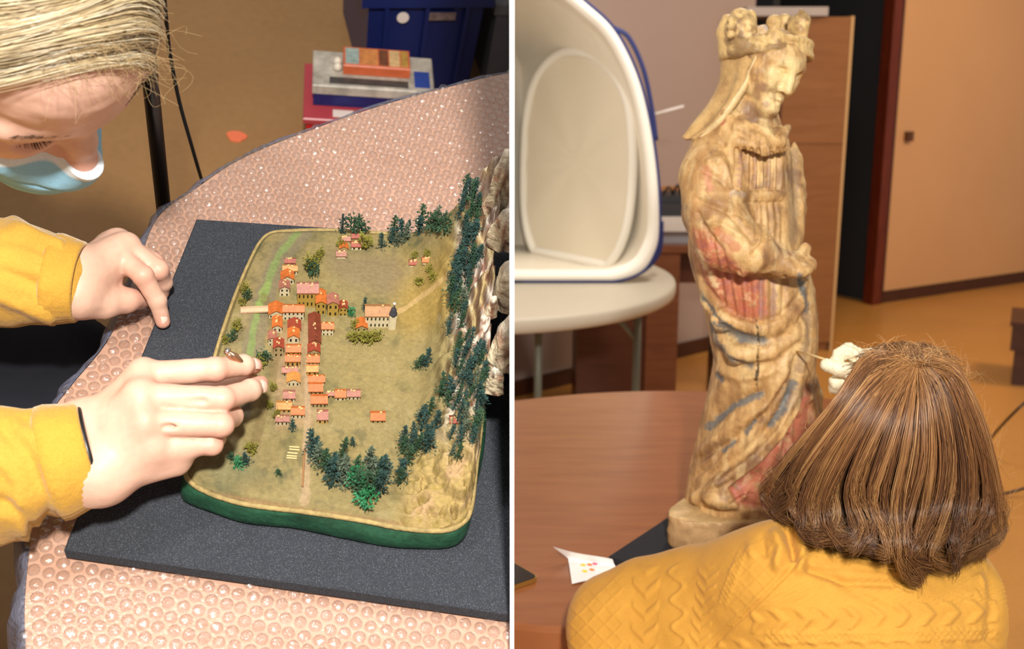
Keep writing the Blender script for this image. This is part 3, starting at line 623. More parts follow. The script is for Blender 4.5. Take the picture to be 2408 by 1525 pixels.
for u0_, v0_ in ((692,1052),(692,1058),(686,1073),(686,1078),(688,1066)):
    pA, pB = hit(u0_-12, v0_-1), hit(u0_+12, v0_+1); b = MB().tube([pA+[0,0,.001], pB+[0,0,.001]], .0006, 6); part('log', dio, b.V, b.F, m_stick)
# rock chunks standing proud on the ridge
m_rock = mat('rock_chunk', attr=True, rough=.75, spec=.35, noise=((120,.3),(600,.25)), bump=(200,.7,.004), bump2=(900,.4,.001))
def rock(u, v, w, h, seed, lean=(0,0)):
    p = hit(u, v); k = -(RL@(p-CL))[2]/FPX; r = np.random.default_rng(seed); n, m_ = 15, 11; Vr = []
    for i in range(m_):
        z = i/(m_-1)
        for j in range(n):
            t = 2*math.pi*j/n; rr_ = (1-.62*z**2.2)*(1+.2*math.sin(2*t+seed)+.14*math.sin(5*t+2*seed))*(1+r.normal()*.07); Vr.append((math.cos(t)*rr_*w*k*.5+lean[0]*z*w*k, math.sin(t)*rr_*w*k*.42+lean[1]*z*w*k, z*h*k/.68-.01))
    Vr = np.array(Vr); f3 = fbm(Vr*[1,1,.35]+seed, 170, 4, seed); Vr[:, :2] *= (1+.22*f3)[:, None]; Vr[:, 2] += .002*fbm(Vr+3, 250, 3, seed)
    Fr = [tuple(int(q) for q in f) for f in grid_faces(m_, n, True)[:, ::-1]]+[tuple(range((m_-1)*n, m_*n))]
    c = np.tile(srgb(190,176,148), (len(Vr), 1)); a1 = sstep(-.1,.5,fbm(Vr*[1,1,.25], 260, 3, seed+5))[:, None]; c = c*(1-a1)+srgb(140,100,76)*a1; a2 = sstep(.25,.7,fbm(Vr*[1,1,.3], 420, 3, seed+9))[:, None]; c = c*(1-a2)+srgb(84,62,50)*a2
    a3 = sstep(.55,.95,Vr[:, 2]/Vr[:, 2].max())[:, None]*.7; c = c*(1-a3)+srgb(228,222,206)*a3
    part('rock', dio, Vr+p, Fr, m_rock, False, c)
for a_ in ((1164,480,44,130,1,(.1,.05)),(1182,560,56,80,2),(1192,690,80,90,4),(1188,840,80,120,6),(1158,720,34,40,5),(1162,900,44,60,8)): rock(*a_)
# ================================================================ things on the floor behind the table
def on(u, v, z): return PL(u, v, z)
m_blk = mat('black_paint', srgb(20,20,22), .35, .5)
q = PL(384,480,-.05); st_ = thing(ML, 'lamp_stand', 'black round stand pole rising behind the table edge', 'stand', (q[0], q[1], FZ))
b = MB().tube([(q[0],q[1],FZ+.0),(q[0],q[1],-.10)], .0095, 16); part('lower_pole', st_, b.V, b.F, m_blk, True)
b = MB().tube([(q[0],q[1],-.12),(q[0],q[1],.42)], .0075, 16); part('upper_pole', st_, b.V, b.F, m_blk, True)
vv, ff = lathe([(.004,-.02),(.015,-.018),(.015,.012),(.008,.02)], 16, (q[0],q[1],-.11)); part('collar', st_, vv, ff, m_blk, True)
for k in range(3):
    a = k*2.094+.9; d = np.array([math.cos(a), math.sin(a), 0]); b = MB().tube([np.array([q[0],q[1],FZ+.20]), np.array([q[0],q[1],FZ+.01])+d*.22], .006, 10); part('leg', st_, b.V, b.F, m_blk, True)
cp = spline([(q[0]+.02,q[1]+.0,.30), PL(392,60,.10), PL(402,140,.04), PL(422,240,-.02), PL(450,340,-.08), PL(475,425,-.16), PL(500,500,-.35), PL(540,560,FZ+.01), PL(700,420,FZ+.004)], 60)
b = MB().tube(cp, .0021, 8); solo(ML, 'power_cable', 'thin black cable hanging beside the black stand pole', 'cable', b.V, b.F, m_blk, True)
# orange scrap of reflected light on the floor, made as a solid disc
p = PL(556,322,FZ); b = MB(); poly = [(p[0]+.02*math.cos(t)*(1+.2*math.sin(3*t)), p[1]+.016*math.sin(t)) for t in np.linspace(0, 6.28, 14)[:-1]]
V, F = slab(poly, FZ+.0002, FZ+.003, .001); solo(ML, 'orange_glint', 'small orange scrap of reflected light shaped as a disc on the tan floor', 'glint', V, F, mat('orange_glint_colour', srgb(244,126,86), .5))
def obox(name, parent, A, B_, D_, z0, z1, m, bev=0, **k):
    """box from front-left A, front-right B and back-left D (2D) between two heights"""
    A, B_, D_ = [np.array(x[:2]) for x in (A, B_, D_)]; V, F = slab([A, B_, B_+D_-A, D_], z0, z1, bev or .002); return part(name, parent, V, F, m, **k)
# red box
zr = -.60
A, B_ = PL(720,274,zr), PL(985,290,zr); D_ = PL(742,232,zr)
dd_ = (B_-A)/np.linalg.norm(B_-A); pp_ = np.array([-dd_[1], dd_[0], 0]); D_ = A+pp_*.16
rb = thing(ML, 'red_box', 'red plastic box on the floor beneath the board games', 'box', (*A[:2], FZ))
m_redp = mat('red_plastic', srgb(186,22,26), .35, .5, noise=(30,.1)); obox('body', rb, A, B_, D_, FZ, zr-.012, m_redp)
obox('lid', rb, A-dd_*.006-pp_*.006, B_+dd_*.006-pp_*.006, D_-dd_*.006+pp_*.006, zr-.012, zr, mat('dusky_red_plastic', srgb(176,62,72), .35, .5))
obox('sticker', rb, A+dd_*.05+pp_*.004, A+dd_*.09+pp_*.004, A+dd_*.05+pp_*.025, zr, zr+.0008, mat('white_sticker', srgb(230,214,206), .6), bev=.0002)
# board game box, blue and cream
A2 = A+dd_*.012+pp_*.035; B2 = A2+dd_*.228; D2 = A2+pp_*.105; zb2 = zr+.05
gb = thing(ML, 'game_box', 'flat navy and cream game box lying on the red box', 'box', (*A2[:2], zr))
obox('tray', gb, A2, B2, D2, zr+.0012, zr+.030, mat('navy_card', srgb(30,36,98), .5, noise=(40,.15)))
obox('lid', gb, A2-dd_*.002-pp_*.002, B2+dd_*.002-pp_*.002, D2-dd_*.002+pp_*.002, zr+.030, zb2, mat('cream_printed_card', srgb(178,170,158), .4, noise=((25,.35),(90,.2))))
obox('dark_panel', gb, A2+dd_*.03+pp_*.006, A2+dd_*.18+pp_*.006, A2+dd_*.03+pp_*.026, zb2, zb2+.0008, mat('dark_print', srgb(70,66,64), .4, noise=(60,.3)), bev=.0002)
obox('blue_corner', gb, A2+dd_*.192+pp_*.010, A2+dd_*.222+pp_*.010, A2+dd_*.192+pp_*.06, zb2, zb2+.0008, mat('blue_print', srgb(40,66,150), .4), bev=.0002)
A3 = A2+dd_*.055+pp_*.036; B3 = A3+dd_*.128; D3 = A3+pp_*.06
ob = thing(ML, 'orange_game_box', 'small orange game box on top of the pile', 'box', (*A3[:2], zb2))
obox('body', ob, A3, B3, D3, zb2+.001, zb2+.022, mat('orange_box_card', srgb(206,102,62), .4, noise=(50,.1)))
for k_, (x0_, x1_, c) in enumerate(((.004,.03,(150,166,160)),(.032,.066,(200,128,70)),(.068,.086,(110,64,40)),(.088,.108,(206,170,120)),(.110,.124,(172,132,60)))):
    obox('picture_panel', ob, A3+dd_*x0_+pp_*.006, A3+dd_*x1_+pp_*.006, A3+dd_*x0_+pp_*.055, zb2+.022, zb2+.0226, mat('print_%d' % k_, srgb(*c), .4, noise=(90,.3)), bev=.0002)
for k_, w_ in enumerate(('front','back')):
    c = A3-dd_*.010+pp_*(.012+.018*k_); vv, ff = lathe([(.003,0),(.008,.003),(.0085,.008),(.006,.013),(.002,.0155)], 16, (c[0], c[1], zb2+.001)); solo(ML, 'white_ball', 'white round ball beside the orange box, the %s one' % ('nearer' if k_ == 0 else 'farther'), 'ball', vv, ff, mat('white_gloss', srgb(228,218,200), .3, .6), True, group='white balls on the game box')
# blue crate
A, B_ = PL(856,222,FZ), PL(1098,215,FZ); dd_ = (B_-A)/np.linalg.norm(B_-A); pp_ = np.array([-dd_[1], dd_[0], 0]); W_ = np.linalg.norm(B_-A); H_ = .262
bc = thing(ML, 'blue_crate', 'dark blue plastic crate standing on the floor', 'crate', (*A[:2], FZ))
m_bluep = mat('navy_plastic', srgb(22,36,92), .38, .5, noise=(8,.1)); Dp = .30
def cpt(x, y, z): return A+dd_*x+pp_*y+np.array([0,0,z])
def wallb(name, x0, x1, y0, y1, z0, z1, sl, m):
    P = [cpt(x0,y0,z0),cpt(x1,y0,z0),cpt(x1,y1,z0),cpt(x0,y1,z0)]; c = cpt(W_/2, Dp/2, 0)
    Q = [cpt(x0,y0,z1),cpt(x1,y0,z1),cpt(x1,y1,z1),cpt(x0,y1,z1)]; Q = [p_+(p_-c)*[1,1,0]*sl for p_ in Q]; b = MB().hexa(P+Q); return part(name, bc, b.V, b.F, m)
wallb('front_wall', 0, W_, 0, .006, 0, H_, .05, m_bluep); wallb('back_wall', 0, W_, Dp-.006, Dp, 0, H_, .05, m_bluep)
wallb('side_wall', 0, .006, .006, Dp-.006, 0, H_, .05, m_bluep); wallb('side_wall', W_-.006, W_, .006, Dp-.006, 0, H_, .05, m_bluep); wallb('bottom', .006, W_-.006, .006, Dp-.006, 0, .006, 0, m_bluep)
e = .022
for n_, x0_, x1_, y0_, y1_ in (('rim',-e,W_+e,-e,.0),('rim',-e,W_+e,Dp,Dp+e),('rim',-e,0,0,Dp),('rim',W_,W_+e,0,Dp)): wallb(n_, x0_, x1_, y0_, y1_, H_-.03, H_, 0, m_bluep)
for x_ in (.03, .11, .19): wallb('rib', x_, x_+.008, -.012, .0, .01, H_-.03, .05, m_bluep)
stp = cpt(.065, -.0135, H_*.78); vv, ff = lathe([(.0125,0),(.0125,.002)], 20, (0,0,0)); Rk = np.stack([dd_, np.array([0,0,1.]), -pp_], 1); part('sticker', bc, [stp+Rk@np.array(v_) for v_ in vv], ff, mat('white_sticker', srgb(230,214,206)), label='round white sticker')
b = MB().box((-.03,-.009,0),(.03,.009,.0015)); part('paper_label', bc, [cpt(.145,-.0145,H_*.79)+Rk@v_ for v_ in b.V], b.F, mat('worn_label', srgb(120,100,96), .6, noise=(70,.5)), label='worn faded paper label')
# things lying in the crate
b = MB().tube(spline([cpt(.05,.10,H_-.02), cpt(.10,.07,H_+.005), cpt(.16,.09,H_-.01)], 14), [.012]*14, 10); b2 = MB().hexa([cpt(.05,.05,H_-.06),cpt(.16,.05,H_-.06),cpt(.16,.12,H_-.06),cpt(.05,.12,H_-.06),cpt(.05,.05,H_+.004),cpt(.16,.05,H_-.002),cpt(.16,.12,H_+.006),cpt(.05,.12,H_+.012)])
pb = thing(ML, 'paper_bundle', 'pale paper bundle lying inside the blue crate', 'paper', cpt(.1,.08,H_-.06)); part('sheets', pb, b2.V, b2.F, mat('pale_paper', srgb(190,196,186), .7, noise=(30,.1))); part('rolled_sheet', pb, b.V, b.F, MATS['pale_paper'], True)
b = MB().hexa([cpt(.18,.07,.008),cpt(.205,.07,.008),cpt(.205,.12,.008),cpt(.18,.13,.008),cpt(.18,.07,H_+.002),cpt(.205,.07,H_-.01),cpt(.205,.12,H_-.01),cpt(.18,.13,H_+.004)]); solo(ML, 'brown_folder', 'brown cardboard folder poking out of the blue crate', 'folder', b.V, b.F, mat('brown_card', srgb(132,100,72), .7))
# grey box at the right
A4 = cpt(W_+.045, .02, 0); gx = thing(ML, 'grey_box', 'grey plastic storage box right of the blue crate', 'box', A4)
obox('body', gx, A4, A4+dd_*.3, A4+pp_*.3, FZ, FZ+.19, mat('grey_plastic', srgb(104,104,110), .5, noise=(20,.1))); obox('lid', gx, A4-dd_*.008-pp_*.008, A4+dd_*.308-pp_*.008, A4-dd_*.008+pp_*.308, FZ+.19, FZ+.215, mat('pale_grey_plastic', srgb(122,122,124), .5))

# ================================================================ person bending over the model
HR = np.array([[0.471,0.695,0.543],[-0.856,0.509,0.091],[-0.213,-0.507,0.835]]); HC = np.array([-.3604,.2230,-.7988])
HRl = RL.T@HR; HCl = RL.T@(HC-OL)                     # head axes (forward, left, up) in the table's frame
def Hd(p): return np.asarray(p, float)@HRl.T+HCl
per = thing(ML, 'person', 'person in a yellow sweater and blue face mask bending over the landscape model', 'person', (HCl[0]-.2, HCl[1]-.1, FZ))
S = SDF((-.13,-.11,-.17), (.14,.11,.16), .0021)
S.ell((-.012,0,.035), (.098,.077,.097), 0); S.ell((.022,0,.045), (.072,.068,.072), .02); S.ell((.035,0,-.045), (.056,.058,.07), .03)
S.ell((.052,0,-.09), (.038,.036,.032), .03); S.cone((-.03,0,-.03), (-.06,0,-.19), .055, .06, .03)
for s in (-1, 1):
    S.ell((.062,s*.038,-.022), (.026,.026,.03), .02); S.cone((.084,s*.012,.020), (.070,s*.052,.020), .011, .010, .016)
    S.ell((.090,s*.031,-.001), (.018,.019,.012), .008, op='s'); S.ell((.0715,s*.031,-.003), (.0145,.0155,.0125), .005)
    S.cone((.0865,s*.018,-.003), (.078,s*.048,.001), .0030, .0025, .004)
    S.ell((.0865,s*.0125,-.042), (.012,.0075,.0085), .006)
    S.ell((-.012,s*.078,-.012), (.018,.008,.032), .008); S.ell((-.010,s*.086,-.010), (.010,.005,.02), .004, op='s')
S.chain([(.086,0,.012),(.097,0,-.018),(.106,0,-.040)], [.0085,.0088,.0105], .012); S.ell((.107,0,-.042), (.0105,.011,.0095), .006)
for s in (-1, 1): S.ell((.098,s*.007,-.0525), (.006,.0038,.005), .002, op='s')
S.chain([(.088,-.022,-.072),(.094,0,-.070),(.088,.022,-.072)], [.004,.0065,.004], .006); S.chain([(.086,-.02,-.082),(.092,0,-.083),(.086,.02,-.082)], [.004,.0065,.004], .006)
V, F = S.mesh(); N_ = vnormals(V, F)
V = V+N_*(.0005*fbm(V, 60, 3, 2)+.0002*np.sin(V[:, 2:3]*320).ravel()*sstep(.04,.05,V[:, 2])*sstep(.085,.07,V[:, 2])*sstep(.05,.075,V[:, 0]))[:, None]
C = np.tile(srgb(224,182,164), (len(V), 1))
def paint(mask, col): global C; C = C*(1-mask[:, None])+np.asarray(col)[None]*mask[:, None]
gsn = lambda c, r: np.exp(-((V-np.array(c))**2).sum(1)/r**2)
paint(gsn((.107,0,-.045), .02)*.55, srgb(222,140,120))
for s in (-1, 1): paint(gsn((.07,s*.045,-.03), .026)*.4, srgb(224,148,128)); paint(gsn((.085,s*.031,.004), .012)*.4, srgb(196,136,112)); paint(gsn((.088,s*.016,-.046), .007)*.5, srgb(214,128,110))
paint(sstep(.2,1,fbm(V, 50, 3, 5))*.2, srgb(230,194,176))
m_skin = mat('skin', attr=True, rough=.48, spec=.35, sss=.12, noise=(200,.05), bump=(700,.12,.0006))
part('head', per, Hd(V), F, m_skin, True, C)
# lashes and brows
hp, hr = [], []
for s in (-1, 1):
    for i in range(46):
        t = rng.uniform(-1, 1); c = np.array([.0862-.004*abs(t)-.0035*t*s*0-.006*(t*s > 0)*abs(t), s*.031+t*.0145, -.0085+.0025*t*t]); d = np.array([.0055,.0028*t,-.0030-.001*rng.random()]); pth = np.array([c+d*k+np.array([0,0,.0016*k*k]) for k in np.linspace(0, 1, 6)]); hp.append(pth); hr.append(np.linspace(.00035,.0001,6))
    for i in range(120):
        t = rng.uniform(0, 1); c = np.array([.0955-.017*t**1.3, s*(.012+.040*t), .0205+.007*math.sin(t*2.4)+rng.normal()*.0016]); d = np.array([-.001,s*.006,.002-.003*t]); hp.append(np.array([c+d*k+np.array([.0008,0,0]) for k in np.linspace(0, 1, 6)])); hr.append(np.linspace(.00028,.0001,6))
Vs, Fs = strands(np.array(hp), np.array(hr)); part('eyelashes', per, Hd(Vs), Fs, mat('lash_brown', srgb(92,66,46), .6), label='light brown lashes and brows', kind='stuff')
# mask
S = SDF((-.07,-.10,-.16), (.15,.10,.0), .0017)
S.ell((.040,-.007,-.082), (.079,.055,.056), 0); S.cone((.112,0,-.030), (.108,0,-.062), .0125, .016, .02); S.cone((.07,-.045,-.055), (.0,-.066,-.055), .02, .014, .02); S.cone((.05,.034,-.068), (.0,.050,-.066), .018, .013, .02); S.ell((.052,-.004,-.098), (.056,.042,.042), .02)
sl, (X, Y, Z) = S.box((-1,-1,-1), (1,1,1)); cut = Z+.0365+.010*np.clip((.10-X)/.1, 0, 1)-.055*np.clip(np.abs(Y)-.03, 0, 1)*0+0*Y; S.comb(sl, -cut, .002, 's')
S.comb(sl, (X-.005)+0*Y+0*Z, .002, 's')
V, F = S.mesh(); zt_ = V[:, 2]+.0365+.010*np.clip((.10-V[:, 0])/.1, 0, 1); N_ = vnormals(V, F); side_ = sstep(.7,.3,N_[:, 2])
pl_ = sum(np.exp(-((V[:, 2]-z0-.1*np.abs(V[:, 1])*0)/.0016)**2) for z0 in (-.070,-.084,-.098)); V = V-N_*(pl_*.0016)[:, None]+N_*(.0008*fbm(V, 45, 3, 8)*side_)[:, None]
C = np.tile(srgb(150,202,232), (len(V), 1)); paint(sstep(-.0085,-.0065,zt_), srgb(226,236,244)); paint(sstep(.3,.9,fbm(V, 40, 3, 1))*.15, srgb(120,180,222))
part('face_mask', per, Hd(V), F, mat('mask_nonwoven', attr=True, rough=.8, spec=.2, bump=(900,.3,.0006), noise=(400,.04)), True, C, label='light blue pleated face mask with white top band')
for s in (-1, 1):
    b = MB().tube(Hd(spline([(.02,s*.064,-.045),(-.01,s*.074,-.030),(-.03,s*.082,.01),(-.038,s*.082,.02)], 14)), .0011, 6); part('mask_strap', per, b.V, b.F, mat('white_elastic', srgb(235,235,238), .7), True)
# hair swept from the left side of the crown across to the right
def hair_pt(a, ph, off=0.):
    """a: 0 front .. 1 back; ph: angle from left side (0) over the top (90) to the right side (180)"""
    t = ph/180; x0 = .078-.19*a; x = x0-(.055-.03*a)*np.clip(t-.42, 0, 1)**1.4*2.2+.004*np.sin(ph*.05+a*9)
    q = np.sqrt(np.clip(1-((x+.012)/.112)**2, .06, 1)); Ry, Rz = (.089+off)*q, (.094+off)*q; return np.stack([x+off*.6*(1-2*a), Ry*np.cos(np.radians(ph)), .036+Rz*np.sin(np.radians(ph))], -1)
aa, pp = np.meshgrid(np.linspace(.0, 1, 40), np.linspace(20, 196, 48), indexing='ij'); V = hair_pt(aa.ravel(), pp.ravel(), -.001); 
HCOL = [srgb(206,188,152), srgb(168,144,106), srgb(118,94,66), srgb(66,50,36), srgb(228,218,194)]
cS = (np.sin(aa*31+3*np.sin(aa*13)+pp*.01)*.5+.5).ravel()[:, None]; C = HCOL[3]*(1-cS)+HCOL[2]*cS
m_hair = mat('blond_hair', attr=True, rough=.38, spec=.5, noise=(40,.08))
part('hair_cap', per, Hd(V), grid_faces(40, 48), m_hair, True, C)
ns = 5200; K = 13; a0 = rng.uniform(0, 1, ns)**1.15; p0 = np.where(rng.random(ns) < .75, rng.uniform(20, 60, ns), rng.uniform(60, 110, ns)); p1 = np.where(rng.random(ns) < .8, rng.uniform(160, 200, ns), rng.uniform(120, 160, ns))
tt = np.linspace(0, 1, K)[None]; ph = p0[:, None]+(p1-p0)[:, None]*tt; clump = np.clip(.75*np.sin(a0*43+3*np.sin(a0*17))+.55*np.sin(a0*117+p0*.03), -1, 1)
at = a0[:, None]+.012*np.sin(tt*5+a0[:, None]*40)*1+.02*(rng.random((ns,1))-.5)*tt
P = hair_pt(at.ravel(), ph.ravel(), 0).reshape(ns, K, 3); off = (rng.uniform(-.001,.0045, (ns,1))+.0022*clump[:, None])
nrm = P-np.array([-.012,0,.036]); nrm /= np.linalg.norm(nrm, axis=2)[..., None]; P = P+nrm*off[..., None]
P += rng.normal(size=(ns,1,3))*.0006+np.cumsum(rng.normal(size=(ns,K,3))*.0002, 1)
mixv = np.clip(.5+.42*clump+rng.normal(size=ns)*.22, 0, 1)[:, None]; ci = HCOL[3]*np.clip(1-2*mixv, 0, 1)+HCOL[1]*(1-np.abs(2*mixv-1))+HCOL[0]*np.clip(2*mixv-1, 0, 1); wl = rng.random(ns) < .18; ci[wl] = HCOL[4]
Vs, Fs = strands(P, np.broadcast_to(np.linspace(1,.55,K)*.00032, (ns, K))); hair_o = part('hair', per, Hd(Vs), Fs, m_hair, True, np.repeat(ci, K*3, 0), label='blond streaked hair swept across the forehead')
# loose frizz at the front hairline
nf = 170; K = 12; P = np.zeros((nf, K, 3)); 
for i in range(nf):
    a = rng.uniform(-.02,.12); ph0 = rng.uniform(30, 120); c = hair_pt(np.array([a]), np.array([ph0]), .0)[0]; d = np.array([rng.uniform(.3,1), rng.uniform(-.6,.8), rng.uniform(-.4,.9)]); d /= np.linalg.norm(d); L_ = rng.uniform(.012,.034); w1, w2 = rng.normal(size=3), rng.normal(size=3); t = np.linspace(0, 1, K)
    P[i] = c+d*L_*t[:, None]+.006*np.sin(t*rng.uniform(3,7))[:, None]*w1*t[:, None]+.004*(np.cos(t*6)-1)[:, None]*w2
Vs, Fs = strands(P, np.full((nf, K), .00009)); part('loose_hair', per, Hd(Vs), Fs, m_hair, True, np.tile(srgb(170,142,100), (len(Vs), 1)), kind='stuff')

# ---- hands
def smooth_hand(S, wr, mcp, fingers, frad, palm_r=.0125, wr_r=.020, thumb=None, trad=None):
    for w_ in wr:
        for m_ in mcp: S.cone(w_, m_, wr_r*.72, palm_r*.86, .010)
    for i in range(len(mcp)-1): S.cone(mcp[i], mcp[i+1], palm_r*.8, palm_r*.8, .006)
    for i, fg in enumerate(fingers):
        S.chain([mcp[i]]+fg, frad[i], .0022)
        for j, q_ in enumerate(fg[:-1]): S.ell(q_, [frad[i][j+1]*1.03]*3, .002)
    if thumb is not None: S.chain(thumb, trad, .006)
def skincol(V, pinks):
    C = np.tile(srgb(206,166,146), (len(V), 1)); f = sstep(.1,.9,fbm(V, 40, 3, 6))[:, None]*.3; C = C*(1-f)+srgb(214,178,158)*f
    for c, r, a in pinks:
        g = (np.exp(-((V-np.array(c))**2).sum(1)/r**2)*a)[:, None]; C = C*(1-g)+srgb(204,130,112)*g
    return C
w1, w2 = PL(196,1020,.068), PL(236,1108,.066)
mc = [PL(338,882,.098), PL(330,934,.106), PL(338,992,.100), PL(360,1046,.085)]
fi = [[PL(506,868,.104), PL(572,858,.092), PL(598,860,.078)], [PL(523,937,.104), PL(588,917,.090), PL(612,902,.076)], [PL(520,998,.096), PL(546,978,.076), PL(540,958,.060)], [PL(498,1044,.080), PL(508,1030,.062), PL(500,1010,.050)]]
fr = [[.0104,.0088,.0078,.0064],[.0106,.0090,.0080,.0066],[.0104,.0087,.0078,.0066],[.0100,.0078,.0070,.0060]]
allp = np.array([w1, w2]+mc+[p for f_ in fi for p in f_]); lo, hi = allp.min(0)-.035, allp.max(0)+.03; lo[0] -= .06
S = SDF(lo, hi, .0017)
smooth_hand(S, [w1, w2], mc, fi, fr, .0125, .022, [PL(250,1010,.060), PL(390,930,.060), PL(500,900,.058), PL(575,882,.062)], [.018,.014,.011,.009])
S.cone(PL(236,1100,.064), PL(410,1078,.066), .020, .013, .014); S.cone(PL(90,1072,.066), w1, .024, .023, .012); S.cone(PL(110,1120,.062), w2, .024, .022, .012); S.cone(w1, w2, .023, .022, .01)
for k_ in range(3): S.cone((mc[k_]+mc[k_+1])/2+[.012,0,.012], (fi[k_][0]+fi[k_+1][0])/2+[-.012,0,.010], .0016, .0016, .003, op='s')
V, F = S.mesh(); N_ = vnormals(V, F); wr_ = 0
for f_ in fi:
    d = np.linalg.norm(V-f_[0], axis=1); ax_ = (f_[1]-f_[0])/np.linalg.norm(f_[1]-f_[0]); wr_ = wr_+np.exp(-(d/.008)**2)*np.sin((V-f_[0])@ax_*2600)*.00028
V = V+N_*(wr_+.0004*fbm(V, 70, 3, 3))[:, None]
C = skincol(V, [(p_, .011, .55) for f_ in fi for p_ in (f_[0], f_[2])]+[(m_, .014, .25) for m_ in mc]+[(PL(330,975,.11), .014, .5)])
part('hand', per, V, F, m_skin, True, C, label='right hand with bent fingers above the model')
m_nail = mat('nail', srgb(240,200,186), .3, .5)
def nail(c, d, up, w_, l_):
    d = d/np.linalg.norm(d); up = up-(up@d)*d; up /= np.linalg.norm(up); sd_ = np.cross(d, up); Vn = []
    for i in range(7):
        for j in range(7):
            a, q_ = (i/6-.5)*2, (j/6-.5)*2; k_ = math.sqrt(max(0, 1-.35*q_*q_)); Vn.append(c+d*a*l_*k_+sd_*q_*w_+up*(.0008-.0028*q_*q_*.6-.0006*a*a))
    part('nail', per, Vn, grid_faces(7, 7), m_nail, True)
upv = np.array([0,0,1.])
nail((fi[1][1]+fi[1][2])/2+np.array([.007,.001,.0028]), fi[1][2]-fi[1][1], np.array([.8,0,.7]), .0048, .0055); nail((fi[0][1]+fi[0][2])/2+np.array([.0065,.0015,.003]), fi[0][2]-fi[0][1], np.array([.8,.2,.6]), .0045, .005)
# left hand pointing on the foam
m2 = [PL(272,596,.050), PL(296,580,.050), PL(276,570,.038), PL(256,578,.028)]
f2 = [[PL(336,648,.047), PL(370,706,.026), PL(383,756,.0075)], [PL(372,634,.040), PL(384,664,.022), PL(380,690,.009)], [PL(362,618,.030), PL(378,645,.016), PL(378,668,.006)], [PL(340,606,.022), PL(366,626,.012), PL(374,646,.004)]]
r2 = [[.0102,.0086,.0076,.0062],[.0102,.0086,.0076,.0064],[.0105,.0088,.0078,.0068],[.0095,.0080,.0070,.0062]]
v1, v2 = PL(186,640,.052), PL(182,690,.044); th2 = [PL(192,700,.038), PL(246,712,.030), PL(298,706,.024), PL(334,702,.014)]
allp = np.array([v1, v2]+m2+[p for f_ in f2 for p in f_]+th2); lo, hi = allp.min(0)-.03, allp.max(0)+.022; lo[0] -= .05
S = SDF(lo, hi, .0017); smooth_hand(S, [v1, v2], m2, f2, r2, .0118, .019, th2, [.017,.0125,.0098,.0086]); S.cone(PL(120,640,.050), v1, .018, .020, .012); S.cone(PL(120,684,.046), v2, .018, .018, .012)
S.cone(PL(200,700,.036), PL(262,648,.036), .012, .009, .012)
V, F = S.mesh(); N_ = vnormals(V, F); V = V+N_*(.0004*fbm(V, 70, 3, 3))[:, None]
C = skincol(V, [(p_, .010, .6) for f_ in f2 for p_ in (f_[0], f_[2])]+[(th2[2], .011, .4), (th2[3], .009, .5), (PL(270,660,.02), .02, .5)]); part('hand', per, V, F, m_skin, True, C, label='left hand pointing down on the foam board')
nail(th2[3]+np.array([.000,-.003,.0082]), th2[3]-th2[2], upv, .0050, .0062); nail((f2[0][1]+f2[0][2])/2*.35+f2[0][2]*.65+np.array([.004,-.002,.0048]), f2[0][2]-f2[0][1], np.array([.6,-.2,.8]), .0042, .0055)
# ---- sweater: torso, sleeves and cuffs
m_knit = mat('yellow_jersey', attr=True, rough=.85, spec=.2, sheen=.3, noise=((60,.06),(500,.08)), bump=(900,.35,.0012), bump2=(90,.35,.004))
shR, shL = PL(-330,1010,.18)-[.15,0,0], PL(-270,560,.15)-[.15,.0,0]; nk = Hd((-.10,0,-.17)); hipc = PL(-520,900,-.18)-[.15,0,0]
S = SDF(np.array([-.62,-.42,-.30]), np.array([-.13,.36,.34]), .004)
elR, elL = PL(-200,1150,.015), PL(-150,640,.02)
S.lo = S.lo  # region of the upper body at the left edge of the table
cR, cLf = PL(206,1066,.067), PL(190,664,.048)
S = SDF(np.minimum.reduce([shR, shL, nk, hipc, elR, elL, cR, cLf])-.14, np.maximum.reduce([shR, shL, nk, elR, elL, cR, cLf])+.06, .0042)
S.cone(hipc, (shR+shL)/2, .15, .12, .05, flat=((1,0,0), .75)); S.cone(shR, shL, .07, .07, .05); S.cone((shR+shL)/2, nk, .08, .062, .04)
S.chain([shR, elR, PL(-60,1126,.050), PL(110,1092,.064)], [.066,.054,.046,.041], .02); S.chain([shL, elL, PL(20,640,.045), PL(120,656,.050)], [.066,.05,.040,.035], .02)
V, F = S.mesh(); N_ = vnormals(V, F); uvp = pix(ML, V); dp = 0
for pl_, wd, am in (([(10,1010),(60,1060),(110,1200),(120,1260)], 16, -.006),([(0,1080),(40,1130),(60,1260)], 15, .005),([(60,985),(100,1000),(140,1040)], 14, -.004),([(0,1180),(50,1210),(90,1265)], 12, -.005),
    ([(10,560),(60,570),(120,600)], 12, -.004),([(10,640),(70,660),(140,720)], 14, -.004),([(30,520),(90,560),(140,580)], 12, .004),([(0,700),(60,720),(130,750)], 13, .004),([(120,590),(110,660),(140,750)], 10, -.004)):
    d, _ = poly_dist(uvp, pl_); dp = dp+am*np.exp(-(d/wd)**2)
V = V+N_*(dp+.0035*fbm(V, 22, 3, 4))[:, None]; C = np.tile(srgb(190,146,60), (len(V), 1)); f = sstep(0,1,fbm(V, 30, 3, 2))[:, None]*.3; C = C*(1-f)+srgb(176,132,48)*f
part('sweater', per, V, F, m_knit, True, C, label='yellow knitted sweater')
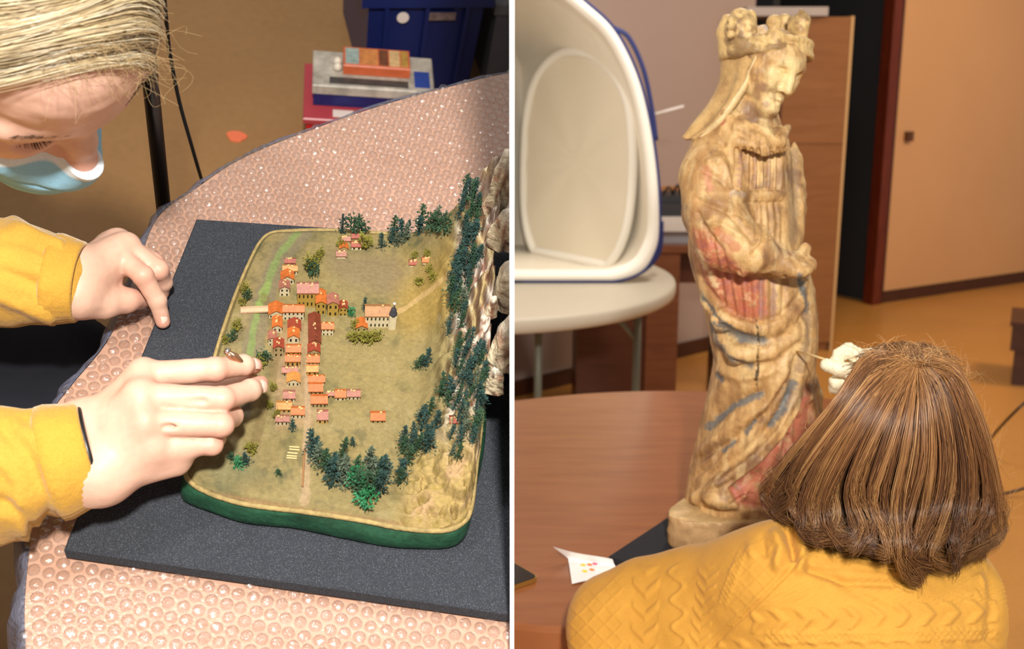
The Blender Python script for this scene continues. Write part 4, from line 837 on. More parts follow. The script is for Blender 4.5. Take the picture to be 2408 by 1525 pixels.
def cuff(a, b_, r0, r1, lab, n=96, flat=(1,1), tilt=None):
    a, b_ = np.array(a), np.array(b_); T_ = (b_-a)/np.linalg.norm(b_-a); s1 = np.cross(T_, upv); s1 /= np.linalg.norm(s1); s2 = np.cross(s1, T_); Vc = []; prof = [(-.10,.80),(-.02,.97),(.06,1.05),(.25,1.07),(.5,1.04),(.8,1.0),(.94,.99),(1.0,.95),(.99,.88),(.9,.84)]
    for f_, k_ in prof:
        for j in range(n):
            t = 2*math.pi*j/n; rib = 1+.011*math.cos(j*math.pi)*(1 if 0 <= f_ <= 1 else 0); r_ = (r0+(r1-r0)*f_)*k_*rib; off = T_*(tilt*math.cos(t-1.2) if tilt else 0)
            Vc.append(a+(b_-a)*f_+off+s1*math.cos(t)*r_*flat[0]+s2*math.sin(t)*r_*flat[1])
    Fq = grid_faces(len(prof), n, True); Vc = np.array(Vc)
    if (vnormals(Vc, Fq)*(Vc-(a+b_)/2)).sum() < 0: Fq = Fq[:, ::-1]
    part('cuff', per, Vc, Fq, m_knit, True, np.tile(srgb(190,144,56), (len(Vc), 1)), label=lab)
cuff(PL(112,1092,.064), PL(216,1062,.067), .0405, .0375, 'ribbed yellow cuff of the right sleeve', tilt=None); cuff(PL(118,654,.049), PL(192,664,.048), .0365, .0345, 'ribbed yellow cuff of the left sleeve')
b = MB(); T_ = PL(216,1062,.067)-PL(112,1092,.064); T_ /= np.linalg.norm(T_); s1 = np.cross(T_, upv); s1 /= np.linalg.norm(s1); s2 = np.cross(s1, T_); c_ = PL(217,1062,.067)
b.tube([c_+s1*math.cos(t)*.0335+s2*math.sin(t)*.0335 for t in np.linspace(0, 2*math.pi, 49)], .0022, 8, caps=False); part('hair_tie', per, b.V, b.F, m_blk, True, label='black hair tie on the right wrist')
# trousers
S = SDF(PL(-560,1000,-.2)-.25, PL(330,1000,-.2)+.25, .007); kz = -.17
S.cone(hipc+[0,-.07,-.06], PL(150,1040,kz), .095, .075, .03); S.cone(hipc+[0,.07,-.06], PL(130,900,kz-.02), .095, .07, .03); S.cone(PL(150,1040,kz), PL(150,1040,kz)-[0,0,.5], .07, .05, .02); S.cone(PL(130,900,kz-.02), PL(130,900,kz-.02)-[0,0,.5], .07, .05, .02)
V, F = S.mesh(); N_ = vnormals(V, F); V = V+N_*(.006*fbm(V, 14, 3, 4))[:, None]; part('trousers', per, V, F, mat('black_denim', srgb(26,27,34), .8, .2, bump=(800,.3,.001)), True)
# tool held between the fingertips
tw = thing(ML, 'tweezers', 'small steel tweezers held between the fingertips', 'tweezers', PL(600,885,.06))
for k_ in (-1, 1):
    b = MB().tube([PL(532+k_*3,826,.112), PL(548+k_*5,836,.110), PL(580+k_*3,868,.088), PL(606,886,.066)], [.0014,.0024,.0020,.0008], 8); part('prong', tw, b.V, b.F, mat('tool_steel', srgb(190,150,120), .25, .6, metal=.9), True)
b = MB().tube([PL(528,824,.1125), PL(540,826,.113)], [.0018,.0026], 8); part('joint', tw, b.V, b.F, mat('bright_steel', srgb(220,220,220), .15, .6, metal=1.), True)
# ================================================================ RIGHT PLACE: tables, tent, desk
ZB_ = .75
m_wood = mat('table_brown_wood', srgb(150,92,54), .24, .5, wood=((1.2,9,1), 4, srgb(134,78,44)), coat=.25)
OV = [(1209,940),(1400,922),(1600,917),(1850,924),(2050,955),(2170,1030),(2190,1170),(2100,1330),(1900,1430),(1620,1472),(1335,1476),(1209,1466),(1040,1435),(880,1330),(830,1180),(880,1050),(1030,965)]
ov = np.array([PZ(u, v, ZB_)[:2] for u, v in OV]); ov = spline(np.vstack([ov[-2:], ov, ov[:3]]), (len(OV)+4)*8+1)[16:16+len(OV)*8]
tb2 = thing(MR, 'brown_table', 'glossy brown wooden table under the painted statue', 'table', (*ov.mean(0), 0))
c_ = ov.mean(0); rows = []
for e_, z_ in ((.90,-.05),(.985,-.05),(.995,-.046),(1.0,-.038),(1.0,-.008),(.997,-.002),(.990,0)): rows.append(np.column_stack([c_+(ov-c_)*e_, np.full(len(ov), ZB_+z_)]))
V = np.concatenate(rows); n_ = len(ov); F = [tuple(int(i) for i in f) for f in grid_faces(len(rows), n_, True)]+[tuple(range(6*n_, 7*n_)), tuple(range(n_))[::-1]]
part('tabletop', tb2, V, F, m_wood)
for q in ((1500,1000),(1950,1050),(1500,1380),(1900,1330)):
    p = PZ(*q, ZB_); b = MB().box((p[0]-.03,p[1]-.03,0),(p[0]+.03,p[1]+.03,ZB_-.05)); part('leg', tb2, b.V, b.F, m_wood)
# black foam pad under the statue
pd = [PZ(1432,1306,ZB_+.012), PZ(1712,1398,ZB_+.012), PZ(1960,1200,ZB_+.012), PZ(1712,1122,ZB_+.012)]
V, F = slab([p[:2] for p in pd], ZB_+.0004, ZB_+.0124); solo(MR, 'foam_pad', 'black foam pad under the foot of the statue', 'foam pad', V, F, mat('black_foam_pad', srgb(40,40,44), .85, .2, noise=(300,.2), bump=(900,.3,.0006)))
# phone
c0 = PZ(1268,1366,ZB_); e1 = PZ(1205,1310,ZB_)-c0; e2 = PZ(1205,1388,ZB_)-c0; e2 = e2/np.linalg.norm(e2); e1 = e1-(e1@e2)*e2; e1 = e1/np.linalg.norm(e1)
def rrect(c, a, b_, la, lb, r, n=5):
    out = []
    for (x, y, t0) in ((r,r,180),(la-r,r,270),(la-r,lb-r,0),(r,lb-r,90)):
        for k in range(n): t = math.radians(t0+90*k/(n-1)); out.append((c+a*(x+r*math.cos(t))+b_*(y+r*math.sin(t)))[:2])
    return out
ph = thing(MR, 'smartphone', 'black smartphone with a gold edge lying on the brown table', 'phone', c0)
po = rrect(c0, e2, e1, .150, .074, .009)
b = MB().prism(po, ZB_+.0006, ZB_+.0072); part('case', ph, b.V, b.F, mat('gold_metal', srgb(196,160,84), .3, .5, metal=.8))
pc_ = np.mean(po, 0); b = MB().prism([pc_+(np.array(p)-pc_)*.975 for p in po], ZB_+.0072, ZB_+.0079); part('screen', ph, b.V, b.F, mat('black_glass', srgb(14,15,17), .08, .6))
b = MB(); q = c0+e1*.0355-e2*.0006; R_ = np.stack([e1, e2, [0,0,1]], 1); b.box((-.0045,-.0004,.0026),(.0045,.0006,.0052), R=R_, o=(q[0], q[1], ZB_)); part('charging_port', ph, b.V, b.F, mat('port_dark', srgb(30,40,60), .3))
# sticker sheet, bent upwards
m_pap = mat('glossy_paper', srgb(236,232,230), .35, .5)
st2 = thing(MR, 'sticker_sheet', 'bent white sheet of coloured dot stickers on the brown table', 'sticker sheet', PZ(1360,1340,ZB_))
g = np.zeros((9, 9, 3)); Pc = {(0,0): PZ(1345,1372,ZB_+.002), (0,1): PZ(1462,1352,ZB_+.002), (.5,0): PZ(1336,1314,ZB_+.004), (.5,1): PZ(1444,1326,ZB_+.004), (1,0): PZ(1301,1285,ZB_+.026), (1,1): PZ(1440,1316,ZB_+.012)}
for i in range(9):
    f = i/8
    for j in range(9):
        t = j/8; a_ = Pc[(0,0)]*(1-t)+Pc[(0,1)]*t; m_ = Pc[(.5,0)]*(1-t)+Pc[(.5,1)]*t; e_ = Pc[(1,0)]*(1-t)+Pc[(1,1)]*t
        g[i, j] = (a_*(1-2*f)+m_*2*f) if f <= .5 else (m_*(2-2*f)+e_*(2*f-1)); g[i, j, 2] += .0015*math.sin(t*5+f*3)
V = np.concatenate([g.reshape(-1, 3), g.reshape(-1, 3)-[0,0,.0004]]); Fg = grid_faces(9, 9); part('sheet', st2, V, np.concatenate([Fg, Fg[:, ::-1]+81]), m_pap)
def gpt(f, t):
    x, y = f*8, t*8; i, j = min(int(x), 7), min(int(y), 7); a, b_ = x-i, y-j; return g[i,j]*(1-a)*(1-b_)+g[i+1,j]*a*(1-b_)+g[i,j+1]*(1-a)*b_+g[i+1,j+1]*a*b_
DC = {'y': (244,208,40), 'o': (238,130,50), 'm': (230,70,120), 'g': (30,120,70), 'r': (226,86,80)}
for f, t, c in ((.78,.22,'y'),(.70,.27,'y'),(.72,.42,'o'),(.76,.55,'m'),(.66,.36,'r'),(.66,.78,'g'),(.38,.30,'y'),(.42,.45,'o'),(.47,.58,'m'),(.22,.30,'y'),(.27,.46,'o'),(.84,.32,'y')):
    p = gpt(f, t); du = gpt(min(f+.03,1), t)-p; dv = gpt(f, min(t+.03,1))-p; n = np.cross(dv, du); n /= np.linalg.norm(n); n = n*np.sign(n[2]); a1 = dv/np.linalg.norm(dv); a2 = np.cross(n, a1)
    r_ = .0042; b = MB().add([p+n*.0003+(a1*math.cos(k*.5236)+a2*math.sin(k*.5236))*r_ for k in range(12)]+[p+n*.0006+(a1*math.cos(k*.5236)+a2*math.sin(k*.5236))*r_*.95 for k in range(12)], [tuple(range(12,24))]+[(k,(k+1)%12,12+(k+1)%12,12+k) for k in range(12)])
    part('dot_sticker', st2, b.V, b.F, mat('dot_'+{'y':'yellow','o':'orange','m':'magenta','g':'green','r':'red'}[c], srgb(*DC[c]), .4))
# --- white folding table
ZW = .74
pts = np.array([PZ(u, v, ZW)[:2] for u, v in ((1209,748),(1330,742),(1450,722),(1540,698),(1594,668),(1578,642))]); A_ = np.column_stack([2*pts, np.ones(len(pts))]); sol = np.linalg.lstsq(A_, (pts**2).sum(1), rcond=None)[0]; wc_ = sol[:2]; wr_ = math.sqrt(sol[2]+wc_@wc_)
wt = thing(MR, 'white_folding_table', 'round cream white folding table carrying the light tent', 'table', (*wc_, 0))
vv, ff = lathe([(wr_*.9,-.052),(wr_-.012,-.052),(wr_-.003,-.046),(wr_,-.036),(wr_,-.014),(wr_-.004,-.004),(wr_-.012,0),(wr_*.5,.0)], 96, (*wc_, ZW)); part('tabletop', wt, vv, ff, mat('cream_plastic', srgb(190,180,162), .45, .4, bump=(300,.1,.001)), True)
m_leg = mat('grey_green_steel', srgb(112,116,104), .4, .5)
def leg(u, vt, Y):
    p = PY(u, vt, Y); b = MB().tube([(p[0], Y, 0), (p[0], Y, ZW-.05)], .0135, 12); part('leg', wt, b.V, b.F, m_leg, True); return p
pl1 = leg(1266, 800, wc_[1]-.25); pl2 = leg(1498, 800, wc_[1]-.22)
b = MB().tube([(pl2[0], wc_[1]-.22, ZW-.19), (pl2[0]-.11, wc_[1]-.22, ZW-.06)], .009, 10); part('brace', wt, b.V, b.F, m_leg, True)
b = MB().tube([(pl1[0], wc_[1]-.25, .12), (pl2[0], wc_[1]-.22, .12)], .008, 10); part('crossbar', wt, b.V, b.F, m_leg, True)
# --- light tent
YT = wc_[1]-.14
hp_ = [(1209,704),(1330,694),(1440,672),(1508,640),(1540,596),(1552,540),(1548,420),(1530,290),(1500,175),(1450,75),(1390,14),(1300,-50),(1150,-90),(950,-60),(820,60),(760,250),(750,450),(770,620),(850,690),(1000,706)]
hw = np.array([PY(u, v, YT) for u, v in hp_]); hw[:, 2] = np.maximum(hw[:, 2], ZW+.006)
n_h = len(hp_)*8; hq = spline(np.vstack([hw[-2:], hw, hw[:3]]), (len(hp_)+4)*8+1)[16:16+n_h]; hq[:, 2] = np.maximum(hq[:, 2], ZW+.006)
ten = thing(MR, 'light_tent', 'white pop-up photo light tent with blue piping on the white table', 'light tent', (hq[:, 0].mean(), YT, ZW))
m_fab = mat('white_nylon', srgb(238,228,210), .42, .4, bump=(9,.25,.02), bump2=(2200,.15,.0004))
cor = PY(1226, 400, YT+.80); ztop, zbot = PY(1226,150,YT+.8)[2], ZW+.012; czm = (ztop+zbot)/2
rows = []; zmid = (hq[:, 2].max()+hq[:, 2].min())/2
for f in np.linspace(0, 1, 26):
    tgt = np.column_stack([np.full(n_h, cor[0])+.05*np.sign(hq[:, 0]-cor[0])*(1-f), np.full(n_h, cor[1]), np.clip(zbot+(hq[:, 2]-hq[:, 2].min())/(hq[:, 2].max()-hq[:, 2].min())*(ztop-zbot), zbot, ztop)])
    bul = math.sin(f*math.pi)*.05; P_ = hq*(1-f)+tgt*f; P_[:, 1] += bul*2.2; P_[:, 2] = np.maximum(P_[:, 2], ZW+.006); rows.append(P_)
V = np.concatenate(rows); part('shell', ten, V, grid_faces(26, n_h, True), m_fab, True)
hcl = np.vstack([hq, hq[:2]])
rim_c = np.array([cor[0]-.1, YT, zmid]); rimV = np.concatenate([np.column_stack([rim_c[0]+(hq[:, 0]-rim_c[0])*e_, np.full(n_h, YT+y_), np.maximum(rim_c[2]+(hq[:, 2]-rim_c[2])*e_, ZW+.007)]) for e_, y_ in ((1.0,-.002),(.975,-.014),(.94,-.010),(.925,.012))]); part('front_rim', ten, rimV, grid_faces(4, n_h, True), mat('white_nylon_rim', srgb(240,234,222), .45, .4), True)
b = MB().tube(hcl+[0,-.004,0], .0052, 8, caps=False); m_pipe = mat('navy_piping', srgb(34,46,104), .5); part('piping', ten, b.V, b.F, m_pipe, True, label='dark blue piping around the opening')
bp = spline([PY(u, v, YT+.10) for u, v in ((1440,64),(1478,88),(1512,160),(1532,250),(1543,330))], 30); b = MB().tube(bp, .008, 8); part('outer_piping', ten, b.V, b.F, m_pipe, True)
bp = spline([PY(u, v, YT+.10) for u, v in ((1556,520),(1552,585),(1530,622),(1490,650),(1440,676))], 30); bp[:, 2] = np.maximum(bp[:, 2], ZW+.02); b = MB().tube(bp, .008, 8); part('outer_piping', ten, b.V, b.F, m_pipe, True)
ol = [(1362,650),(1290,628),(1252,580),(1234,500),(1232,380),(1240,260),(1264,180),(1310,130),(1360,122),(1412,140),(1455,190),(1480,260),(1488,380),(1480,500),(1458,580),(1420,630)]
def ovp(u, v, dy=0): f = np.clip((1545-u)/320, 0, 1); return PY(u, v, YT+.03+.62*f**1.1+dy)
orng = np.array([ovp(u, v) for u, v in ol]); no = len(ol)*6; oq = spline(np.vstack([orng[-2:], orng, orng[:3]]), (len(ol)+4)*6+1)[12:12+no]; oq[:, 2] = np.maximum(oq[:, 2], ZW+.02)
b = MB().tube(np.vstack([oq, oq[:2]]), .017, 12, caps=False); part('inner_hoop', ten, b.V, b.F, mat('white_nylon_rim', srgb(240,234,222)), True, label='oval padded hoop of the inner panel')
oc = oq.mean(0); rows = [oc+(oq-oc)*f+np.array([0,.03*(1-f*f),0])+np.array([0,1,0])*(.006*np.sin(np.arctan2(oq[:, 2]-oc[2], oq[:, 0]-oc[0])*9)*f)[:, None] for f in np.linspace(1, .0, 20)]
part('inner_panel', ten, np.concatenate(rows), grid_faces(20, no, True), mat('cream_nylon', srgb(228,216,194), .6, .3, bump=(12,.2,.01)), True)
# --- thin white rod poking from behind the tent
b = MB().tube([PY(1535,270,YT+.35), PY(1608,250,YT+.35)], .006, 8); part('support_rod', ten, b.V, b.F, mat('pale_rod', srgb(206,196,190), .5), True)
# --- desk behind with printer
YD = 4.62; m_desk = mat('desk_dark_brown', srgb(92,52,34), .4, .4, wood=((2,2,20), 2, srgb(78,42,26)))
dz = .745; dx0, dx1 = PY(1352,700,YD)[0], PY(1720,700,YD)[0]
dk = thing(MR, 'desk', 'dark brown wooden desk behind the white table', 'desk', (dx0, YD, 0))
b = MB().box((dx0, YD-.02, dz-.028), (dx1, YD+.34, dz)); part('desktop', dk, b.V, b.F, mat('desk_top_brown', srgb(128,78,50), .35, .4, wood=((2,2,20), 2, srgb(110,64,40))))
px1 = PY(1516,800,YD)[0]; px2 = PY(1592,800,YD)[0]
b = MB().box((dx0+.01, YD, .0), (px1, YD+.33, dz-.028)); part('pedestal', dk, b.V, b.F, m_desk); b = MB().box((px1+.002, YD-.012, .0), (px2, YD+.33, dz-.028)); part('side_panel', dk, b.V, b.F, mat('desk_top_brown', srgb(128,78,50)))
b = MB().box((px2+.002, YD+.05, dz-.17), (dx1-.02, YD+.07, dz-.028)); part('apron', dk, b.V, b.F, m_desk); b = MB().box((dx1-.03, YD, 0), (dx1, YD+.33, dz-.028)); part('side_panel', dk, b.V, b.F, m_desk)
pr = thing(MR, 'printer', 'off-white desktop printer on the dark brown desk', 'printer', (dx0+.35, YD+.1, dz)); x0, x1 = PY(1548,560,YD)[0], PY(1668,560,YD)[0]
b = MB().box((x0, YD+.05, dz+.001), (x1, YD+.31, dz+.055)); part('base', pr, b.V, b.F, mat('printer_grey', srgb(150,146,150), .5)); b = MB().box((x0, YD+.03, dz+.055), (x1, YD+.31, dz+.115)); part('body', pr, b.V, b.F, mat('printer_white', srgb(206,198,190), .5)); b = MB().box((x0+.01, YD+.06, dz+.115), (x1-.01, YD+.31, dz+.17)); part('scanner_lid', pr, b.V, b.F, mat('printer_dark', srgb(44,42,44), .5))
kb = thing(MR, 'tool_case', 'dark open tool case with cables on top of the printer', 'case', (x0+.08, YD+.2, dz+.17)); b = MB().box((x0+.02, YD+.1, dz+.171), (x1-.02, YD+.30, dz+.20)); part('tray', kb, b.V, b.F, mat('printer_dark', srgb(44,42,44)))
for k in range(4):
    c = spline([(x0+.03+.04*k, YD+.12, dz+.20), (x0+.05+.04*k, YD+.10, dz+.235+.01*(k % 2)), (x0+.08+.03*k, YD+.14, dz+.20)], 12); b = MB().tube(c, .005, 6); part('cable', kb, b.V, b.F, m_blk, True)
bx = PY(1556,470,YD+.31); bx2 = PY(1640,470,YD+.31); b = MB().box((bx[0], YD+.315, dz+.002), (bx2[0], YD+.335, PY(1600,438,YD+.31)[2])); solo(MR, 'cardboard_sheet', 'orange brown cardboard standing behind the printer', 'cardboard', b.V, b.F, mat('cardboard', srgb(170,112,66), .7, noise=(20,.1)))
# --- bench and cables at the right edge
p0 = PZ(2366,905,0); m_bench = mat('bench_dark_wood', srgb(74,38,22), .35, .4, wood=((2,2,16), 3, srgb(58,28,16)))
bn = thing(MR, 'low_bench', 'low dark wooden bench at the right edge of the room', 'bench', p0); hz = .31
ed = np.array([p0[0], p0[1]])/np.hypot(p0[0], p0[1]); er = np.array([ed[1], -ed[0]]); q0 = p0[:2]
b = MB().prism([q0+er*.02+ed*.02, q0+er*.88+ed*.02, q0+er*.88+ed*.33, q0+er*.02+ed*.33], .0, hz-.14); part('base', bn, b.V, b.F, m_bench)
b = MB().prism([q0, q0+er*.9, q0+er*.9+ed*.35, q0+ed*.35], hz-.14, hz-.02); part('seat', bn, b.V, b.F, m_bench)
b = MB().prism([q0-er*.01-ed*.01, q0+er*.91-ed*.01, q0+er*.91+ed*.36, q0-er*.01+ed*.36], hz-.02, hz); part('top', bn, b.V, b.F, m_bench)
for pl, lab in (([PZ(2430,930,.30), PZ(2400,955,.27), PZ(2365,990,.2), PZ(2325,1036,.08), PZ(2290,1090,.006), PZ(2200,1150,.006)], 'black cable looping down to the floor right of the seated person'), ([PZ(2440,1138,.05), PZ(2400,1150,.03), PZ(2360,1160,.012), PZ(2300,1166,.006), PZ(2200,1170,.006)], 'black cable lying on the floor lower at the right edge')):
    b = MB().tube(spline(pl, 40), .005, 8); solo(MR, 'black_cable', lab, 'cable', b.V, b.F, m_blk, True, group='black cables on the right')
# ================================================================ carved statue
YS = 1.64; ZS = ZB_+.0124
def S3(u, v, w=0.): return PY(u, v, YS-w)
OUT = np.array([(270,1735,1800),(300,1705,1840),(330,1668,1852),(355,1642,1855),(400,1628,1858),(450,1625,1860),(500,1622,1866),(550,1617,1872),(600,1618,1886),(650,1630,1899),(700,1647,1908),(750,1661,1913),(800,1669,1913),(840,1676,1906),(870,1674,1902),(900,1669,1906),(950,1656,1916),(1000,1644,1925),(1050,1633,1922),(1100,1621,1905),(1150,1613,1892),(1190,1604,1888),(1215,1604,1888)], float)
zz = np.array([S3(1760, v)[2] for v in OUT[:, 0]]); xl = np.array([S3(l, v)[0] for v, l, r in OUT]); xr = np.array([S3(r, v)[0] for v, l, r in OUT])
o_ = np.argsort(zz); zz, xl, xr = zz[o_], xl[o_], xr[o_]
sta = thing(MR, 'carved_statue', 'carved wooden statue of a crowned woman with worn red and blue paint', 'statue', (*S3(1740,1200)[:2], ZS))
S = SDF((S3(1596,800)[0]-.02, YS-.20, ZS+.03), (S3(1935,800)[0]+.03, YS+.13, S3(1800,20)[2]+.01), .0030)
sl, (X, Y, Z) = S.box((-9,-9,-9), (9,9,9)); zf = Z.ravel(); a = np.interp(zf, zz, (xr-xl)/2)[None, None, :]; cx = np.interp(zf, zz, (xr+xl)/2)[None, None, :]
bb = np.interp(zf, [.78,.95,1.1,1.2,1.3,1.42], [.082,.084,.088,.080,.066,.05])[None, None, :]; cyv = YS-np.interp(zf, [.78,1.0,1.12,1.25,1.4], [.015,.01,.018,.01,.0])[None, None, :]
d = (np.sqrt(((X-cx)/a)**2+((Y-cyv)/bb)**2)-1)*np.minimum(a, bb); d = np.maximum(d, np.maximum(Z-S3(1760,285)[2], S3(1760,1212)[2]-Z)*.9); S.comb(sl, d, 0)
# head, turned to the right and looking down
hF = np.array([.44,-.82,-.33]); hF /= np.linalg.norm(hF); hU = np.array([.36,-.14,.91]); hU -= hU@hF*hF; hU /= np.linalg.norm(hU); hL_ = np.cross(hU, hF); hR = np.stack([hF, hL_, hU], 1); hs = .57; hc = S3(1806,146,.024)
hw_ = lambda p: hc+hR@(np.array(p, float)*hs)
def he(c, r, k=.004, op='u'): S.ell(hw_(c), np.array(r)*hs, k*hs, hR, op)
def hcn(a_, b_, ra, rb, k=.004, op='u'): S.cone(hw_(a_), hw_(b_), ra*hs, rb*hs, k*hs, op)
he((-.012,0,.012), (.098,.080,.072), .01); he((.024,0,.018), (.072,.070,.060), .02); he((.034,0,-.045), (.054,.055,.075), .03); he((.066,0,-.094), (.034,.030,.025), .02)
for s in (-1, 1):
    he((.060,s*.034,-.024), (.026,.024,.03), .02); hcn((.088,s*.012,.020), (.070,s*.050,.016), .009, .008, .014); he((.092,s*.031,-.002), (.018,.019,.013), .008, 's'); he((.072,s*.031,-.006), (.0145,.017,.0125), .004); hcn((.0880,s*.016,-.009), (.078,s*.047,-.009), .003, .0025, .003); he((.088,s*.0125,-.040), (.012,.0075,.0085), .006)
S.chain([hw_((.090,0,.018)), hw_((.099,0,-.014)), hw_((.107,0,-.036))], np.array([.0085,.0090,.0110])*hs, .010*hs)
S.chain([hw_((.083,-.02,-.066)), hw_((.094,0,-.063)), hw_((.083,.02,-.066))], np.array([.004,.006,.004])*hs, .005*hs); S.chain([hw_((.082,-.018,-.076)), hw_((.092,0,-.077)), hw_((.082,.018,-.076))], np.array([.004,.0065,.004])*hs, .005*hs); hcn((.092,-.02,-.0702), (.092,.02,-.0702), .0022, .0022, .002, 's')
S.cone(S3(1780,240,.004), S3(1788,320,.026), .024, .032, .008); S.cone(S3(1772,205,.022), S3(1748,268,.024), .026, .028, .010)
# wavy hair between veil and face
for k, (p_, r_) in enumerate((([(1848,140,.058),(1812,150,.062),(1785,180,.058),(1778,215,.05)], .009),([(1842,132,.056),(1800,140,.062),(1775,170,.058),(1766,205,.05)], .009))): S.chain([S3(*q) for q in p_], [r_]*4, .006)
# cowl
S.chain([S3(1702,266,.05), S3(1735,300,.072), S3(1790,332,.086), S3(1835,332,.080), S3(1850,300,.045)], [.007,.0085,.009,.0085,.006], .003); S.chain([S3(1716,258,.045), S3(1752,296,.070), S3(1800,314,.078), S3(1836,305,.06)], [.006,.0075,.0075,.006], .003); S.chain([S3(1694,286,.05), S3(1735,330,.078), S3(1800,352,.088), S3(1846,346,.07)], [.006,.008,.0085,.006], .003)
# near arm
S.chain([S3(1690,350,.030), S3(1672,420,.062), S3(1680,500,.085), S3(1712,565,.105)], [.040,.041,.041,.040], .02); S.chain([S3(1712,565,.105), S3(1765,592,.125)], [.040,.032], .02)
S.chain([S3(1790,545,.118), S3(1800,575,.135), S3(1780,612,.145), S3(1750,634,.14)], [.009,.010,.010,.008], .010); S.chain([S3(1765,592,.125), S3(1800,602,.130), S3(1850,622,.132)], [.024,.019,.018], .008)
S.chain([S3(1850,622,.132), S3(1882,630,.130), S3(1902,622,.125)], [.0175,.0125,.011], .008); S.chain([S3(1860,612,.125), S3(1884,602,.118), S3(1894,584,.115)], [.012,.008,.009], .006); S.chain([S3(1855,628,.142), S3(1880,638,.146), S3(1898,634,.144)], [.012,.009,.008], .004)
# far arm stump
S.chain([S3(1868,338,.0), S3(1869,375,.004), S3(1870,440,.01), S3(1872,490,.02), S3(1864,560,.035)], [.003,.010,.014,.015,.016], .006); S.chain([S3(1880,400,.0), S3(1884,460,.0), S3(1884,520,.01)], [.004,.007,.005], .006)
# drapery masses, side spur, shoes
S.chain([S3(1660,706,.035), S3(1700,752,.075), S3(1780,772,.088), S3(1850,750,.075), S3(1896,690,.02)], [.006,.013,.015,.014,.008], .012); S.chain([S3(1692,796,.05), S3(1740,832,.086), S3(1810,828,.088), S3(1880,780,.05)], [.006,.013,.013,.008], .014)
S.chain([S3(1900,850,.02), S3(1885,930,.06), S3(1840,1015,.085), S3(1780,1085,.09), S3(1700,1140,.085), S3(1640,1170,.06)], [.010,.012,.013,.013,.013,.010], .014); S.chain([S3(1905,880,-.01), S3(1916,930,-.01), S3(1922,990,.0)], [.010,.010,.012], .01); S.chain([S3(1898,860,.01), S3(1908,905,.015), S3(1914,925,.015)], [.006,.008,.004], .006)
S.ell(S3(1708,1172,.085), (.036,.022,.016), .01); S.ell(S3(1748,1158,.092), (.015,.018,.014), .008)
V, F = S.mesh()
def subdiv(V, F):
    e = np.concatenate([F[:, [0,1]], F[:, [1,2]], F[:, [2,3]], F[:, [3,0]]]); es = np.sort(e, 1); ue, inv = np.unique(es[:, 0].astype(np.int64)*len(V)+es[:, 1], return_inverse=True); a_, b_ = ue//len(V), ue % len(V); Em = (V[a_]+V[b_])/2; Fc = V[F].mean(1); n0 = len(V); n1 = n0+len(Em); k = len(F); iv = inv.reshape(4, k)+n0; c = np.arange(k)+n1
    return np.vstack([V, Em, Fc]), np.concatenate([np.stack([F[:, 0], iv[0], c, iv[3]], 1), np.stack([iv[0], F[:, 1], iv[1], c], 1), np.stack([c, iv[1], F[:, 2], iv[2]], 1), np.stack([iv[3], c, iv[2], F[:, 3]], 1)])
V, F = subdiv(V, F)
N_ = vnormals(V, F); uv = pix(MR, V); fr_ = sstep(-.05,.45,-N_[:, 1]+.25*0); wdep = YS-V[:, 1]
STK = []
for x in (1733,1750,1767,1783,1799,1815,1830): STK.append(([(x,352),(x+2,400),(x-1,444)], 5, -4.6)); STK.append(([(x+8,352),(x+9,440)], 5, 2.2))
for x in (1776,1792,1808,1824,1838): STK.append(([(x,478),(x+4,520),(x+2,566)], 5, -2.8))
STK += [([(1722,452),(1780,458),(1838,456)], 11, 3.0),([(1722,444),(1780,444),(1838,444)], 3, -1.6),([(1722,474),(1780,476),(1838,474)], 3, -1.6)]
for pl in ([(1672,560),(1690,640),(1700,712)],[(1700,600),(1714,660),(1726,735)],[(1735,640),(1742,700),(1745,745)],[(1762,652),(1766,750)],[(1790,655),(1790,755)],[(1815,655),(1816,750)],[(1845,655),(1843,735)]): STK.append((pl, 7, -4.5))
